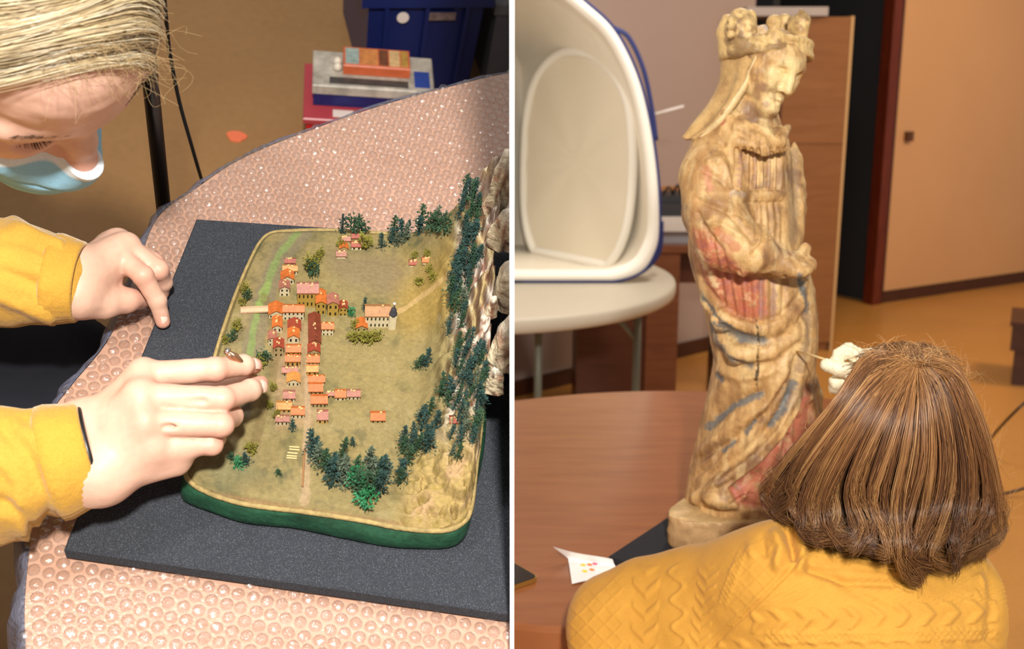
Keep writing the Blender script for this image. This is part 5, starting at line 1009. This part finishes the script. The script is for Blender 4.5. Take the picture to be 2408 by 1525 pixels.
STK += [([(1632,600),(1652,665),(1690,712),(1740,745),(1795,755),(1840,742),(1875,700)], 7, -4),([(1650,712),(1690,765),(1740,795),(1795,804),(1850,790),(1892,742)], 13, -7),([(1672,812),(1706,850),(1760,866),(1825,856),(1878,812)], 11, -7),([(1682,868),(1740,890),(1800,880),(1860,838)], 10, 4),
    ([(1796,925),(1722,952),(1665,1000),(1636,1042)], 15, -8),([(1700,905),(1680,930),(1650,960)], 10, 4),([(1850,870),(1808,950),(1720,1005),(1640,1060)], 12, 5),([(1846,905),(1800,972),(1725,1035),(1640,1080)], 8, -6),([(1876,840),(1858,925),(1815,1000),(1755,1062),(1670,1118)], 11, -7),([(1890,850),(1872,930),(1830,1010),(1770,1078),(1690,1135)], 8, 4),([(1700,1060),(1660,1100),(1630,1120)], 7, -4),
    ([(1908,790),(1900,700),(1885,660)], 8, -4),([(1862,780),(1890,720),(1895,660)], 7, 3),([(1700,740),(1690,760)], 5, 2),
    ([(1778,752),(1784,800),(1781,860),(1778,925)], 2.4, -3.0),([(1862,1030),(1838,1110),(1815,1180)], 8, -6),([(1885,990),(1878,1090),(1862,1180)], 7, -5),([(1835,1060),(1806,1120),(1786,1182)], 10, 4),
    ([(1655,400),(1690,420),(1712,440)], 8, -4),([(1640,470),(1690,490),(1730,500)], 7, -4),([(1650,520),(1700,530),(1740,555)], 7, 3),([(1665,380),(1690,370),(1712,400),(1722,450)], 7, 4),([(1700,340),(1722,380),(1730,440)], 7, -5),([(1640,500),(1665,545),(1700,590)], 6, -4),([(1712,500),(1750,540),(1772,570)], 7, -4),([(1650,240),(1680,215),(1712,180)], 6, -2),([(1700,200),(1690,260)], 6, -2),([(1655,290),(1700,235)], 5, 2),
    ([(1720,1185),(1745,1172),(1770,1165)], 6, -4),([(1640,1150),(1690,1150),(1720,1130)], 6, -4),([(1770,600),(1790,575)], 6, -4)]
dsp = np.zeros(len(V))
for pl, wd, am in STK: dd, _ = poly_dist(uv, pl); dsp += am*.001*np.exp(-(dd/wd)**2)
redlow = polymask(uv, [(1898,905),(1884,965),(1845,1030),(1785,1095),(1715,1148),(1740,1195),(1905,1195),(1930,1000)], 5); dsp -= .008*redlow
n1, n2, n3 = fbm(V, 22, 4, 31), fbm(V, 90, 3, 32), fbm(V*[1,1,.25], 60, 4, 33)
dsp += .0006*n2+.0008*n3
V = V+N_*(dsp*fr_)[:, None]+N_*((1-fr_)*.002*n3)[:, None]
C = np.tile(srgb(192,152,100), (len(V), 1))
def paint(mask, col): global C; C = C*(1-mask[:, None])+np.asarray(col)[None]*mask[:, None]
paint(sstep(-.1,.8,n3)*.5, srgb(224,196,142)); paint(sstep(-.05,.8,-n3+.4*n2)*.65, srgb(150,112,72)); paint(sstep(.1,.8,n1-.3*n3)*.7, srgb(136,98,64)); paint(sstep(.5,1.1,n1+.6*n2)*.4, srgb(110,88,80))
front = fr_
faceM = polymask(uv, [(1800,165),(1850,132),(1890,140),(1868,212),(1834,264),(1802,262),(1790,300),(1820,325),(1800,260)], 10)*front*sstep(.03,.05,wdep); paint(faceM*.75, srgb(226,202,148))
paint(polymask(uv, [(1775,190),(1810,190),(1812,250),(1800,258),(1780,240)], 12)*front*.6*sstep(-.3,.4,n2), srgb(150,116,96))
n4 = fbm(V, 260, 3, 37); wv = n4*3.5+n2*2
def stroke(pl, wd, col, st_, lim=0.):
    dd, _ = poly_dist(uv, pl); paint(sstep(wd*1.1, wd*.35, dd+wv)*st_*sstep(-.1,.2,front-.1), srgb(*col))
n5 = fbm(V*[1,1,.12], 150, 3, 61); paint(sstep(.15,.8,n5)*.5, srgb(126,90,58)); paint(sstep(.2,.8,-n5+.4*n1)*.35, srgb(226,200,150))
RED, BLU, MAU = (178,84,68), (84,98,106), (150,108,104)
redp = polymask(uv+np.column_stack([wv, wv])*.6, [(1628,535),(1660,545),(1710,590),(1745,640),(1800,655),(1806,740),(1770,752),(1720,735),(1668,690),(1634,625)], 14)*front
paint(redp*.72*sstep(-.7,.3,-n2-.5*n4+.3), srgb(*RED)); paint(redp*sstep(.25,.7,n2+n1*.4)*.8, srgb(206,150,116)); paint(redp*sstep(.3,.8,-n2)*.5, srgb(150,96,96))
paint(redlow*front*.75*sstep(-.8,.3,-n2-.5*n4+.2), srgb(176,92,80)); paint(redlow*front*sstep(.2,.7,n3+n2*.4)*.6, srgb(206,160,130))
for q in ([(1640,590),(1660,630)],[(1670,645),(1682,670)]): stroke(q, 9, (226,196,150), .9)
stroke([(1660,400),(1668,440)], 14, (186,104,92), .5); stroke([(1690,480),(1640,505)], 22, (140,98,64), .6); stroke([(1650,360),(1640,440),(1632,520)], 18, (168,120,74), .5); stroke([(1690,430),(1700,500)], 20, (156,116,76), .5); stroke([(1690,545),(1730,580)], 16, (170,82,58), .55); stroke([(1702,286),(1696,292)], 7, (170,70,70), .6)
for pl, wd in (([(1646,690),(1680,740),(1715,772)], 8),([(1690,765),(1745,795),(1795,802)], 14),([(1668,760),(1680,800),(1712,842),(1765,862)], 11),([(1662,790),(1672,830)], 8),([(1790,928),(1722,954),(1662,1002)], 11),([(1688,880),(1698,890)], 9),([(1880,650),(1896,700),(1900,730)], 10),([(1868,900),(1840,965),(1812,1000)], 10),([(1775,990),(1755,1015)], 8),([(1725,1040),(1700,1060)], 8),([(1650,960),(1640,1000)], 5)): stroke(pl, wd, BLU, .8)
stroke([(1905,740),(1898,800),(1880,870)], 10, (140,116,96), .6)
stroke([(1778,752),(1784,800),(1781,860),(1778,925)], 2.2, (60,44,30), .9)
for x in (1742,1776,1808): stroke([(x,360),(x,440)], 5, (150,112,106), .55)
for x in (1790,1820): stroke([(x,660),(x,745)], 7, (150,118,112), .6)
stroke([(1868,360),(1866,560)], 16, (136,112,88), .6); stroke([(1722,455),(1745,458)], 9, (176,156,140), .6)
stroke([(1690,230),(1650,290)], 22, (172,138,88), .5)
m_stat = mat('weathered_painted_wood', attr=True, rough=.5, spec=.35, noise=((70,.14),(420,.14)), bump=(160,.3,.0016), bump2=(700,.25,.0006))
part('figure', sta, V, F, m_stat, True, C, label='carved robed figure with veil, worn paint and a cracked skirt')
# veil, a sheet falling from the crown over the shoulder
VA = [(1702,96),(1696,150),(1691,196),(1668,242),(1634,286),(1609,322)]; VBk = [(1800,90),(1806,160),(1800,220),(1780,262),(1740,300),(1690,318)]; VM = [(1738,100),(1734,150),(1724,200),(1700,250),(1662,298),(1626,326)]; VH = [(1792,112),(1774,148),(1757,190),(1735,226),(1694,282),(1652,322)]
wA, wB, wM, wH = [-.02,-.02,-.015,-.005,.005,.012], [-.075,-.085,-.085,-.08,-.07,-.05], [.035,.04,.042,.045,.045,.035], [.058,.062,.062,.064,.064,.052]
nt_ = 60; cols_ = [spline([S3(u, v, w) for (u, v), w in zip(c, ws)], nt_) for c, ws in ((VBk, wB), (VA, wA), (VM, wM), (VH, wH))]; gv = np.array([spline([c[i] for c in cols_], 40) for i in range(nt_)])
nv_ = vnormals(gv.reshape(-1, 3), grid_faces(nt_, 40)).reshape(nt_, 40, 3)
if (nv_*(gv-S3(1800,180,0))).sum() < 0: nv_ = -nv_
tv = np.linspace(0, 1, nt_)[:, None]; cv = np.linspace(0, 1, 40)[None]; rip = .0016*np.sin(cv*26+tv*3)*tv; hem = np.exp(-((cv-1)/.05)**2)*.003
Vo = gv+nv_*(rip+hem)[..., None]; Vi = gv-nv_*.007; V = np.concatenate([Vo.reshape(-1, 3), Vi.reshape(-1, 3)]); Fg = grid_faces(nt_, 40); n0 = nt_*40
edge = lambda ids: np.stack([ids[:-1], ids[1:], ids[1:]+n0, ids[:-1]+n0], 1); idx = np.arange(n0).reshape(nt_, 40)
F = np.concatenate([Fg, Fg[:, ::-1]+n0, edge(idx[:, -1]), edge(idx[:, 0])[:, ::-1], edge(idx[-1])[:, ::-1], edge(idx[0])]); V, F = subdiv(V, F); N_ = vnormals(V, F)
n1, n2, n3 = fbm(V, 22, 4, 51), fbm(V, 120, 3, 52), fbm(V*[1,1,.3], 60, 4, 53); V = V+N_*(.0004*n2)[:, None]
C = np.tile(srgb(190,154,102), (len(V), 1)); paint(sstep(-.1,.8,n3)*.5, srgb(210,178,124)); paint(sstep(.1,.9,-n3+.4*n2)*.6, srgb(146,110,70)); dd, _ = poly_dist(pix(MR, V), VH); paint(sstep(9,4,dd)*.7, srgb(222,198,150)); paint(sstep(.5,1.1,n1+.4*n2)*.5, srgb(120,88,58))
part('veil', sta, V, F, m_stat, True, C, label='carved veil hanging from the crown to the shoulder')
# crown
S = SDF(S3(1680,140,.0)-[.02,.10,.03], S3(1905,20,.0)+[.02,.10,.02], .0019)
cc = S3(1802,121,.005); ex = np.array([1,0,-.03]); ey = np.array([0,-1,.16]); cr = .0590; cy_r = .0600
ring = lambda t, dz, k=1.: cc+ex*cr*k*math.cos(t)+ey*cy_r*k*math.sin(t)+np.array([0,0,dz])
NR = 40
for dz, r_, k_ in ((-.008,.0046,1.05),(.0,.0052,1.0),(.008,.0046,1.03)): S.chain([ring(2*math.pi*i/NR, dz, k_) for i in range(NR+1)], [r_]*(NR+1), .003)
def prong(t, pts, k=.006): S.chain([ring(t, dz, kk_)+np.array([dx, 0, 0]) for dz, r_, kk_, dx in pts], [r_ for dz, r_, kk_, dx in pts], k)
tl = math.radians(140)
S.chain([S3(1744,104,.035), S3(1742,68,.035), S3(1742,46,.035)], [.019,.020,.016], .01); S.chain([S3(1712,115,.01), S3(1712,75,.01), S3(1712,50,.01)], [.013,.014,.010], .01); S.chain([S3(1760,62,.05), S3(1762,74,.05)], [.009,.009], .004)
for k in range(16): S.ell(S3(1718+rng.uniform(0,44), 44+rng.uniform(0,40), .045+rng.uniform(0,.012)), [rng.uniform(.004,.007)]*3, .003)
S.chain([S3(1708,132,.0), S3(1708,60,.0), S3(1708,42,-.005)], [.007,.008,.006], .008)
for q in ([(1820,104,.060,.016),(1821,84,.062,.009),(1821,66,.062,.006)], [(1845,80,-.045,.010),(1845,62,-.045,.008),(1845,50,-.045,.011)], [(1882,110,.012,.010),(1883,70,.012,.009),(1886,48,.01,.010),(1884,27,.008,.004)], [(1868,70,.0,.009),(1866,52,.0,.009)], [(1764,60,-.03,.010),(1764,38,-.03,.009)]): S.chain([S3(*p_[:3]) for p_ in q], [p_[3] for p_ in q], .008)
S.ell(S3(1821,53,.06), [.0105]*3, .003)
V, F = S.mesh(); N_ = vnormals(V, F); n1, n2, n3 = fbm(V, 22, 4, 31), fbm(V, 120, 3, 32), fbm(V*[1,1,.25], 60, 4, 33); V = V+N_*(.0008*n2+.0007*n3)[:, None]; uv = pix(MR, V)
C = np.tile(srgb(208,176,120), (len(V), 1)); paint(sstep(.0,.8,n3+n2*.5)*.6, srgb(150,112,70)); paint(sstep(.4,1.,n1+.5*n2)*.6, srgb(104,76,52)); paint(polymask(uv, [(1715,40),(1770,50),(1775,90),(1720,100)], 8)*sstep(-.4,.4,n2)*.6, srgb(122,94,70))
part('crown', sta, V, F, m_stat, True, C, label='carved wooden crown with broken points')
# plinth
P0 = [(1573,1196),(1582,1288),(1690,1312),(1850,1300),(1905,1260),(1900,1170),(1760,1150),(1612,1158)]
top = [PZ(u, v, ZS+.052) for u, v in ((1574,1198),(1592,1216),(1690,1226),(1850,1222),(1905,1200),(1890,1165),(1760,1152),(1620,1160))]
rows = []
tp = np.array(top); tpc = tp.mean(0); sp = spline(np.vstack([tp[-2:], tp, tp[:3]]), 13*12+1)[24:24+96]
for e_, z_ in ((.0,.052),(.5,.052),(.9,.0515),(.985,.050),(1.0,.046),(1.005,.025),(.99,.003),(.97,.0005)): r_ = tpc+(sp-tpc)*e_; r_[:, 2] = ZS+z_; rows.append(r_)
V = np.concatenate(rows); F = grid_faces(len(rows), 96, True); V, F = subdiv(*subdiv(V, F)); N_ = vnormals(V, F)
if (N_*(V-V.mean(0))).sum() < 0: F = F[:, ::-1]; N_ = -N_
n1, n2, n3 = fbm(V, 22, 4, 41), fbm(V, 90, 3, 42), fbm(V*[.4,.4,1], 60, 4, 43); V = V+N_*((.0028*n1+.0014*n2)*(V[:, 2] > ZS+.004))[:, None]; V[:, 2] = np.maximum(V[:, 2], ZS+.0005)
C = np.tile(srgb(176,140,98), (len(V), 1)); paint(sstep(0,.8,n3)*.5, srgb(200,166,118)); paint(sstep(.1,.9,n1+.4*n2)*.5, srgb(126,92,62)); paint(sstep(.3,.9,N_[:, 2])*.35, srgb(214,186,130))
part('plinth', sta, V, F, m_stat, True, C, label='rough hewn wooden base block')
# ================================================================ seated person seen from behind
pe2 = thing(MR, 'person', 'person with wavy brown hair in a mustard cable knit sweater, seen from behind', 'person', (.46, 1.1, 0))
m_mus = mat('mustard_knit', attr=True, rough=.85, spec=.18, sheen=.08, noise=((40,.05),(700,.08)), bump=(1300,.35,.0009))
P_ = PY
S = SDF(P_(1330,1340,1.3)-[.03,.38,.20], P_(2350,1240,1.05)+[.04,.42,.18], .0040)
S.chain([P_(1430,1436,1.28), P_(1520,1420,1.26), P_(1640,1408,1.23), P_(1760,1392,1.18), P_(1860,1372,1.14)], [.040,.051,.058,.062,.060], .03); S.chain([P_(1430,1436,1.28), P_(1560,1388,1.36), P_(1640,1372,1.40)], [.040,.034,.030], .02)
S.chain([P_(1446,1500,1.24), P_(1480,1640,1.20), P_(1560,1800,1.15)], [.042,.058,.08], .04); S.chain([P_(1446,1500,1.24), P_(1700,1560,1.18), P_(1960,1600,1.13)], [.044,.075,.09], .05); S.cone(P_(1860,1380,1.13), P_(2225,1412,1.14), .064, .052, .05); S.cone(P_(2040,1370,1.12), P_(2060,1330,1.16), .055, .052, .03); S.cone(P_(2040,1480,1.15), P_(2060,1900,1.10), .12, .13, .05); S.cone(P_(1880,1440,1.14), P_(1950,1800,1.10), .07, .09, .05); S.cone(P_(2240,1430,1.14), P_(2230,1800,1.12), .048, .06, .05)
S.chain([P_(2235,1410,1.14), P_(2210,1240,1.32), P_(2150,1050,1.42), P_(2055,880,1.45)], [.050,.048,.042,.034], .02)
V, F = S.mesh(); keep = V[:, 2] > .6
V, F = subdiv(V, F); N_ = vnormals(V, F); uv = pix(MR, V); back = sstep(-.1,.4,-N_[:, 1])
seam = np.array([(1915,1282),(1800,1400),(1668,1525)], float); vis = back > 0
dsp = np.zeros(len(V))
def braid(a, b_, A, p, w_, ph=0., n=3):
    a, b_ = np.array(a, float), np.array(b_, float); L_ = np.linalg.norm(b_-a); T = (b_-a)/L_; Nn = np.array([-T[1], T[0]]); s_ = (uv-a)@T; t_ = (uv-a)@Nn; m = sstep(-10, 5, s_)*sstep(L_+10, L_-5, s_)*sstep(A*2.2, A*1.6, np.abs(t_)); o = np.zeros(len(uv))
    for k in range(n): o = np.maximum(o, np.exp(-((t_-A*np.sin(2*np.pi*s_/p+ph+k*2*np.pi/n))/w_)**2))
    return o*m
def leaf(a, b_, wd, p, ph=0.):
    a, b_ = np.array(a, float), np.array(b_, float); L_ = np.linalg.norm(b_-a); T = (b_-a)/L_; Nn = np.array([-T[1], T[0]]); s_ = (uv-a)@T; t_ = (uv-a)@Nn; m = sstep(-10, 5, s_)*sstep(L_+10, L_-5, s_)*sstep(wd, wd*.8, np.abs(t_)); return m*np.clip(np.sin(2*np.pi*(s_+.9*np.abs(t_))/p+ph), -.2, 1)**1*.9
right = sstep(-4, 4, ((uv[:, 0]-1915)*(1525-1282)-(uv[:, 1]-1282)*(1668-1915))/np.hypot(247,243)); lft = 1-right
dsp += right*(leaf((1770,1462),(2345,1436),30,58)+braid((1800,1500),(2345,1490),11,46,5)*.8+braid((1880,1318),(2150,1345),8,34,4.5)*.8+braid((1730,1412),(2345,1398),9,40,4.5)*.0+leaf((2290,1400),(2318,1300),22,40)*.8+leaf((1690,1520),(2345,1528),20,58,1.2)*.8)*.0026
dsp += right*.0007*np.sin((uv[:, 0]*.5+uv[:, 1])*.55)*sstep(1350,1365,uv[:, 1])*sstep(1425,1410,uv[:, 1])
lat = np.maximum(np.exp(-(np.sin((uv[:, 0]+uv[:, 1])*.075)/.22)**2), np.exp(-(np.sin((uv[:, 0]-uv[:, 1])*.075)/.22)**2))
dsp += lft*(lat*sstep(1480,1455,uv[:, 0])*.6+lat*sstep(1700,1720,uv[:, 0])*.35+leaf((1522,1330),(1512,1530),34,52)+leaf((1668,1330),(1640,1530),26,30,.7)*.7+braid((1590,1330),(1600,1525),15,64,5.5,n=1)*.9+braid((1750,1290),(1700,1420),9,34,4)*.6)*.0024
d_, _ = poly_dist(uv, seam); dsp -= .0022*np.exp(-(d_/4)**2); dsp += .0012*np.exp(-((d_-9)/5)**2)
for pl, wd, am in (([(1822,1252),(1838,1290),(1830,1330)], 14, .010),([(1852,1248),(1862,1280),(1868,1310)], 10, -.010),([(1880,1262),(1888,1300),(1880,1340)], 12, .008),([(1905,1340),(1990,1368),(2100,1372)], 10, -.006),([(1920,1300),(2020,1322),(2120,1335)], 16, .007),([(1760,1270),(1770,1300)], 12, .005),([(1790,1262),(1796,1300)], 10, -.005),([(2325,1330),(2338,1400),(2330,1500)], 14, -.004),([(1905,1290),(1980,1372),(2060,1420)], 12, -.003)): d_, _ = poly_dist(uv, pl); dsp += am*np.exp(-(d_/wd)**2)
dsp += .0016*fbm(V, 26, 3, 6)
V = V+N_*(dsp*np.maximum(back,.15))[:, None]; C = np.tile(srgb(194,142,60), (len(V), 1)); f = sstep(0,1,fbm(V, 14, 3, 2))[:, None]*.3; C = C*(1-f)+srgb(182,130,50)*f
part('sweater', pe2, V, F, m_mus, True, C, label='mustard yellow cable knit sweater')
# head under the hair
hcx = P_(2110,1050,1.20)
S = SDF(hcx-[.14,.14,.24], hcx+[.14,.14,.14], .004); S.ell(hcx, (.076,.092,.10), 0); S.ell(hcx+[0,.05,-.07], (.05,.05,.06), .03); S.cone(hcx+[0,0,-.06], hcx+[-.01,-.01,-.21], .05, .055, .03); S.chain([hcx+[-.01,.09,-.03], hcx+[-.012,.108,-.045]], [.01,.011], .01)
for s in (-1, 1): S.ell(hcx+[s*.077,.0,-.02], (.008,.018,.03), .008)
V, F = S.mesh(); part('head', pe2, V, F, m_skin, True, np.tile(srgb(224,182,160), (len(V), 1)))
# hair
G = [[(2110,838),(2032,836),(1968,936),(1888,1033),(1826,1117),(1808,1180),(1822,1240)],[(2125,846),(2050,892),(1965,1000),(1892,1110),(1862,1190),(1872,1248),(1900,1252)],[(2138,852),(2070,915),(1995,1035),(1938,1140),(1922,1215),(1955,1280),(1985,1270)],[(2145,855),(2095,930),(2035,1045),(2000,1150),(2022,1225),(2000,1282),(1975,1288)],
     [(2150,858),(2120,940),(2080,1060),(2048,1165),(2080,1240),(2068,1300),(2042,1290)],[(2154,860),(2142,945),(2118,1070),(2092,1180),(2105,1270),(2140,1360),(2170,1352)],[(2158,858),(2170,940),(2168,1070),(2140,1180),(2128,1270),(2150,1350),(2168,1366)],[(2162,856),(2200,930),(2220,1060),(2205,1170),(2170,1260),(2175,1320),(2205,1335)],
     [(2166,852),(2225,905),(2265,1040),(2275,1150),(2250,1240),(2215,1310),(2235,1345)],[(2170,846),(2245,880),(2300,1000),(2325,1120),(2320,1210),(2285,1290),(2255,1345)],[(2165,836),(2250,866),(2312,990),(2338,1110),(2340,1200),(2318,1280),(2300,1310)]]
KH = 16; Gs = np.array([spline(g_, KH) for g_ in G])           # (11,KH,2)
def hair_w(n, spread=1.):
    g = rng.uniform(0, len(G)-1.001, n); cl = np.round(g*3.2)/3.2+rng.normal(size=n)*.03; pull = np.linspace(0, 1, KH)[None]**1.3*.72; gg = g[:, None]*(1-pull)+cl[:, None]*pull; gg = np.clip(gg, 0, len(G)-1.001); i = gg.astype(int); f = gg-i; kx = np.arange(KH)[None]
    return g, cl, Gs[i, kx]*(1-f[..., None])+Gs[np.minimum(i+1, len(G)-1), kx]*f[..., None]
def lift(uvp, lay):
    """pixel path -> points on the rounded hair volume; lay 0 outer .. 1 inner"""
    u, v = uvp[..., 0], uvp[..., 1]; q = np.clip(1-((u-2085)/290)**2-((v-1075)/np.where(v > 1075, 520, 325))**2, 0, 1)**.5; Yd = 1.20-(.155-.05*lay)*q-.035*sstep(1180,1300,v); r = np.stack([(u-U0)/FPX, (V0-v)/FPX, -np.ones_like(u)], -1)@CAMR.T; return CAMP+r*(Yd/r[..., 1])[..., None]
HB = [srgb(62,40,28), srgb(104,68,44), srgb(150,102,62), srgb(196,146,92), srgb(214,178,124)]
m_hb = mat('brown_hair', attr=True, rough=.36, spec=.5, noise=(30,.06))
base = lift(Gs, 2.0); part('hair_base', pe2, base.reshape(-1, 3), grid_faces(len(G), KH), m_hb, True, np.tile(HB[0], (len(G)*KH, 1)))
nh = 8200; g, cl, P2 = hair_w(nh); lay = rng.uniform(0, 1, nh)**1.3; cid_ = np.round(g*3.2); tt = np.linspace(0, 1, KH)[None]
wv = (rng.normal(size=(nh,1))*2.0+13*np.sin(cid_[:, None]*1.9+tt*(7.5+2*np.sin(cid_[:, None]*.7)))*tt**1.1)+rng.normal(size=(nh,1))*9*np.sin(tt*3.14)*.35+rng.normal(size=(nh,1))*5*tt**2
P2 = P2.copy(); P2[..., 0] += wv; P2[..., 1] += rng.normal(size=(nh,1))*7*(1-tt)+rng.normal(size=(nh,1))*13*tt**3
cid = np.round(g*3.2).astype(int); cut = (np.array([.93+.07*abs(math.sin(k*2.7+.6)) for k in range(64)])[cid]-rng.uniform(0,.05,nh))[:, None]; cut = np.where(rng.random((nh,1)) < .25, cut*rng.uniform(.8,1,(nh,1)), cut)
P2 = P2[:, :1]*0+np.stack([np.stack([np.interp(np.linspace(0, c_[0], KH), np.linspace(0, 1, KH), P2[i, :, k]) for k in (0, 1)], -1) for i, c_ in enumerate(cut)])
crl = np.clip((tt-.72)/.28, 0, 1); th_ = crl*(3.6+.8*np.sin(cid*1.7))[:, None]*np.where(np.sin(cid*3.1) > 0, 1, -1)[:, None]; cr_ = (19+7*np.sin(cid*2.3))[:, None]
P2[..., 0] += cr_*(np.sin(th_)); P2[..., 1] += cr_*.9*(1-np.cos(th_))*-.35
bump_ = (.012*np.sin(cid*2.1)+.004*np.sin(cid*5.3))[:, None]*tt**.7; P3 = lift(P2, lay[:, None]+0*tt); P3[..., 1] += -bump_*.8+rng.normal(size=(nh,1))*.002
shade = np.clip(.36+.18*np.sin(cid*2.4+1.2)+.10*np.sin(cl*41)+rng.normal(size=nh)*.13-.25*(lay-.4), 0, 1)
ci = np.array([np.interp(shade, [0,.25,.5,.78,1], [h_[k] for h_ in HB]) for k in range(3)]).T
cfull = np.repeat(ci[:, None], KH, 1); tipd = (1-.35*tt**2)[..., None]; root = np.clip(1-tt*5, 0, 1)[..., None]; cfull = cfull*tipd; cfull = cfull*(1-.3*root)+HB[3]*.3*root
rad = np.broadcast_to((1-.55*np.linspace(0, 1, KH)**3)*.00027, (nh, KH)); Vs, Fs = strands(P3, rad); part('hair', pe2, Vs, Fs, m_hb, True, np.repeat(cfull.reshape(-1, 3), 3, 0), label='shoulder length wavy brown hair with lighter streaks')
# rounded crown of the head above the parting
vv, ff = [], grid_faces(20, 40, True); ecn = P_(2122,1000,1.205)
for i in range(20):
    a1 = -math.pi/2+math.pi*i/19*.9999
    for j in range(40): a2 = 2*math.pi*j/40; vv.append(ecn+np.array([.074*math.cos(a1)*math.cos(a2), .090*math.cos(a1)*math.sin(a2), .084*math.sin(a1)]))
part('hair_crown', pe2, vv, ff, m_hb, True, np.tile(HB[1], (800, 1)))
nc = 1500; K = 12; th = rng.uniform(math.radians(-15), math.radians(195), nc); t = np.linspace(0, 1, K)[None]; P2 = np.zeros((nc, K, 2)); Lc = np.stack([np.cos(th)*118, np.sin(th)*50], -1); st_p = np.array([2146,856])+rng.normal(size=(nc,2))*[14,4]
P2[..., 0] = st_p[:, :1]+(Lc[:, :1]-16)*t+rng.normal(size=(nc,1))*4*t; P2[..., 1] = st_p[:, 1:]-Lc[:, 1:]*np.sin(t*1.6)+22*t**3*np.abs(np.cos(th))[:, None]**2
r = np.stack([(P2[..., 0]-U0)/FPX, (V0-P2[..., 1])/FPX, -np.ones_like(P2[..., 0])], -1)@CAMR.T; Yd = 1.085+.10*t**1.3+rng.uniform(0,.008,(nc,1)); P3 = CAMP+r*(Yd/r[..., 1])[..., None]
sh = np.clip(.62+.2*np.sin(th*9)+rng.normal(size=nc)*.15, 0, 1); ci2 = np.array([np.interp(sh, [0,.25,.5,.78,1], [h_[k] for h_ in HB]) for k in range(3)]).T; Vs, Fs = strands(P3, np.full((nc, K), .00027)); part('crown_hair', pe2, Vs, Fs, m_hb, True, np.repeat(ci2, K*3, 0))
nf = 260; K = 14; P2 = np.zeros((nf, K, 2))
for i in range(nf):
    g_ = Gs[rng.choice([0,0,9,10,10,10,5,7])]; k = rng.integers(0, KH-4) if rng.random() < .6 else rng.integers(0, 4); c = g_[k]+rng.normal(size=2)*10; out = c-np.array([2100,1080]); out = out/np.linalg.norm(out); t = np.linspace(0, 1, K)[:, None]; L_ = rng.uniform(20, 75); tg = np.array([-out[1], out[0]])*rng.choice([-1,1]); P2[i] = c+out*L_*.55*t+tg*L_*.6*t**2+rng.normal(size=2)*10*np.sin(t*4)*t
P3 = lift(P2, np.full((nf, K), .2)); Vs, Fs = strands(P3, np.full((nf, K), .00014)); part('loose_hair', pe2, Vs, Fs, m_hb, True, np.tile(HB[3], (len(Vs), 1)), kind='stuff')
# gloved hand with a wooden stick
YG = 1.44; gp = lambda u, v, w=0.: PY(u, v, YG-w)
S = SDF(gp(2110,975)-[.14,.07,.02], gp(2100,790)+[.05,.07,.03], .0018)
S.cone(gp(2085,862), gp(2035,866), .030, .022, .015); S.cone(gp(2038,850), gp(2026,890), .017, .016, .010)
S.chain([gp(2028,844,.010), gp(1996,824,.012), gp(1974,834,.018), gp(1964,848,.018)], [.0125,.0105,.0092,.0080], .002)
S.chain([gp(2030,872,.020), gp(2000,872,.026), gp(1970,866,.028), gp(1946,858,.026)], [.0130,.0110,.0102,.0092], .002)
S.chain([gp(2030,880,.006), gp(1992,884,.010), gp(1966,898,.010), gp(1962,912,.004)], [.0120,.0098,.0090,.0080], .002)
S.chain([gp(2030,896,-.004), gp(2002,908,-.002), gp(1982,924,-.004), gp(1982,938,-.010)], [.0115,.0095,.0086,.0076], .002)
S.chain([gp(2034,908,-.012), gp(2014,926,-.010), gp(2002,944,-.014)], [.0105,.0085,.0072], .002)
V, F = S.mesh(); N_ = vnormals(V, F); V = V+N_*(.0008*fbm(V, 80, 3, 3)+.0004*np.sin(V[:, 0]*900+6*fbm(V, 20, 2, 1)))[:, None]
part('glove', pe2, V, F, mat('cream_latex', srgb(232,222,192), .45, .35, noise=(80,.06), bump=(400,.3,.001)), True, label='cream latex glove on the right hand')
tip = PY(1874,825,1.545); b = MB().tube([tip, (tip+gp(1962,850,.022))/2, gp(1962,852,.022), gp(2010,862,.018)], [.0012,.0016,.0016,.0016], 8); solo(MR, 'wooden_stick', 'thin wooden stick in the gloved hand touching the statue', 'stick', b.V, b.F, mat('pale_stick', srgb(232,206,150), .5), True)
# ================================================================ nothing passes through the partition
bpy.context.view_layer.update()
for o in list(bpy.data.objects):
    if o.type != 'MESH' or o.name == 'wall_partition' or o.name not in SIDE: continue
    sgn = -1 if SIDE[o.name] == 'L' else 1
    n = len(o.data.vertices); co = np.empty(n*3, np.float32); o.data.vertices.foreach_get('co', co); Mw = np.array(o.matrix_world)
    x = (co.reshape(-1, 3)@Mw[:3, :3].T+Mw[:3, 3])[:, 0]*sgn
    if x.min() >= HT: continue
    if x.max() <= HT+.0005:
        if not o.children: bpy.data.objects.remove(o)
        continue
    if o.data.users > 1: o.data = o.data.copy()
    bm = bmesh.new(); bm.from_mesh(o.data); Mi = o.matrix_world.inverted()
    co_ = Mi@Vector((sgn*HT, 0, 0)); no_ = (o.matrix_world.to_3x3().transposed()@Vector((sgn, 0, 0))).normalized()
    r = bmesh.ops.bisect_plane(bm, geom=bm.verts[:]+bm.edges[:]+bm.faces[:], plane_co=co_, plane_no=no_, clear_inner=True)
    bm.to_mesh(o.data); bm.free()
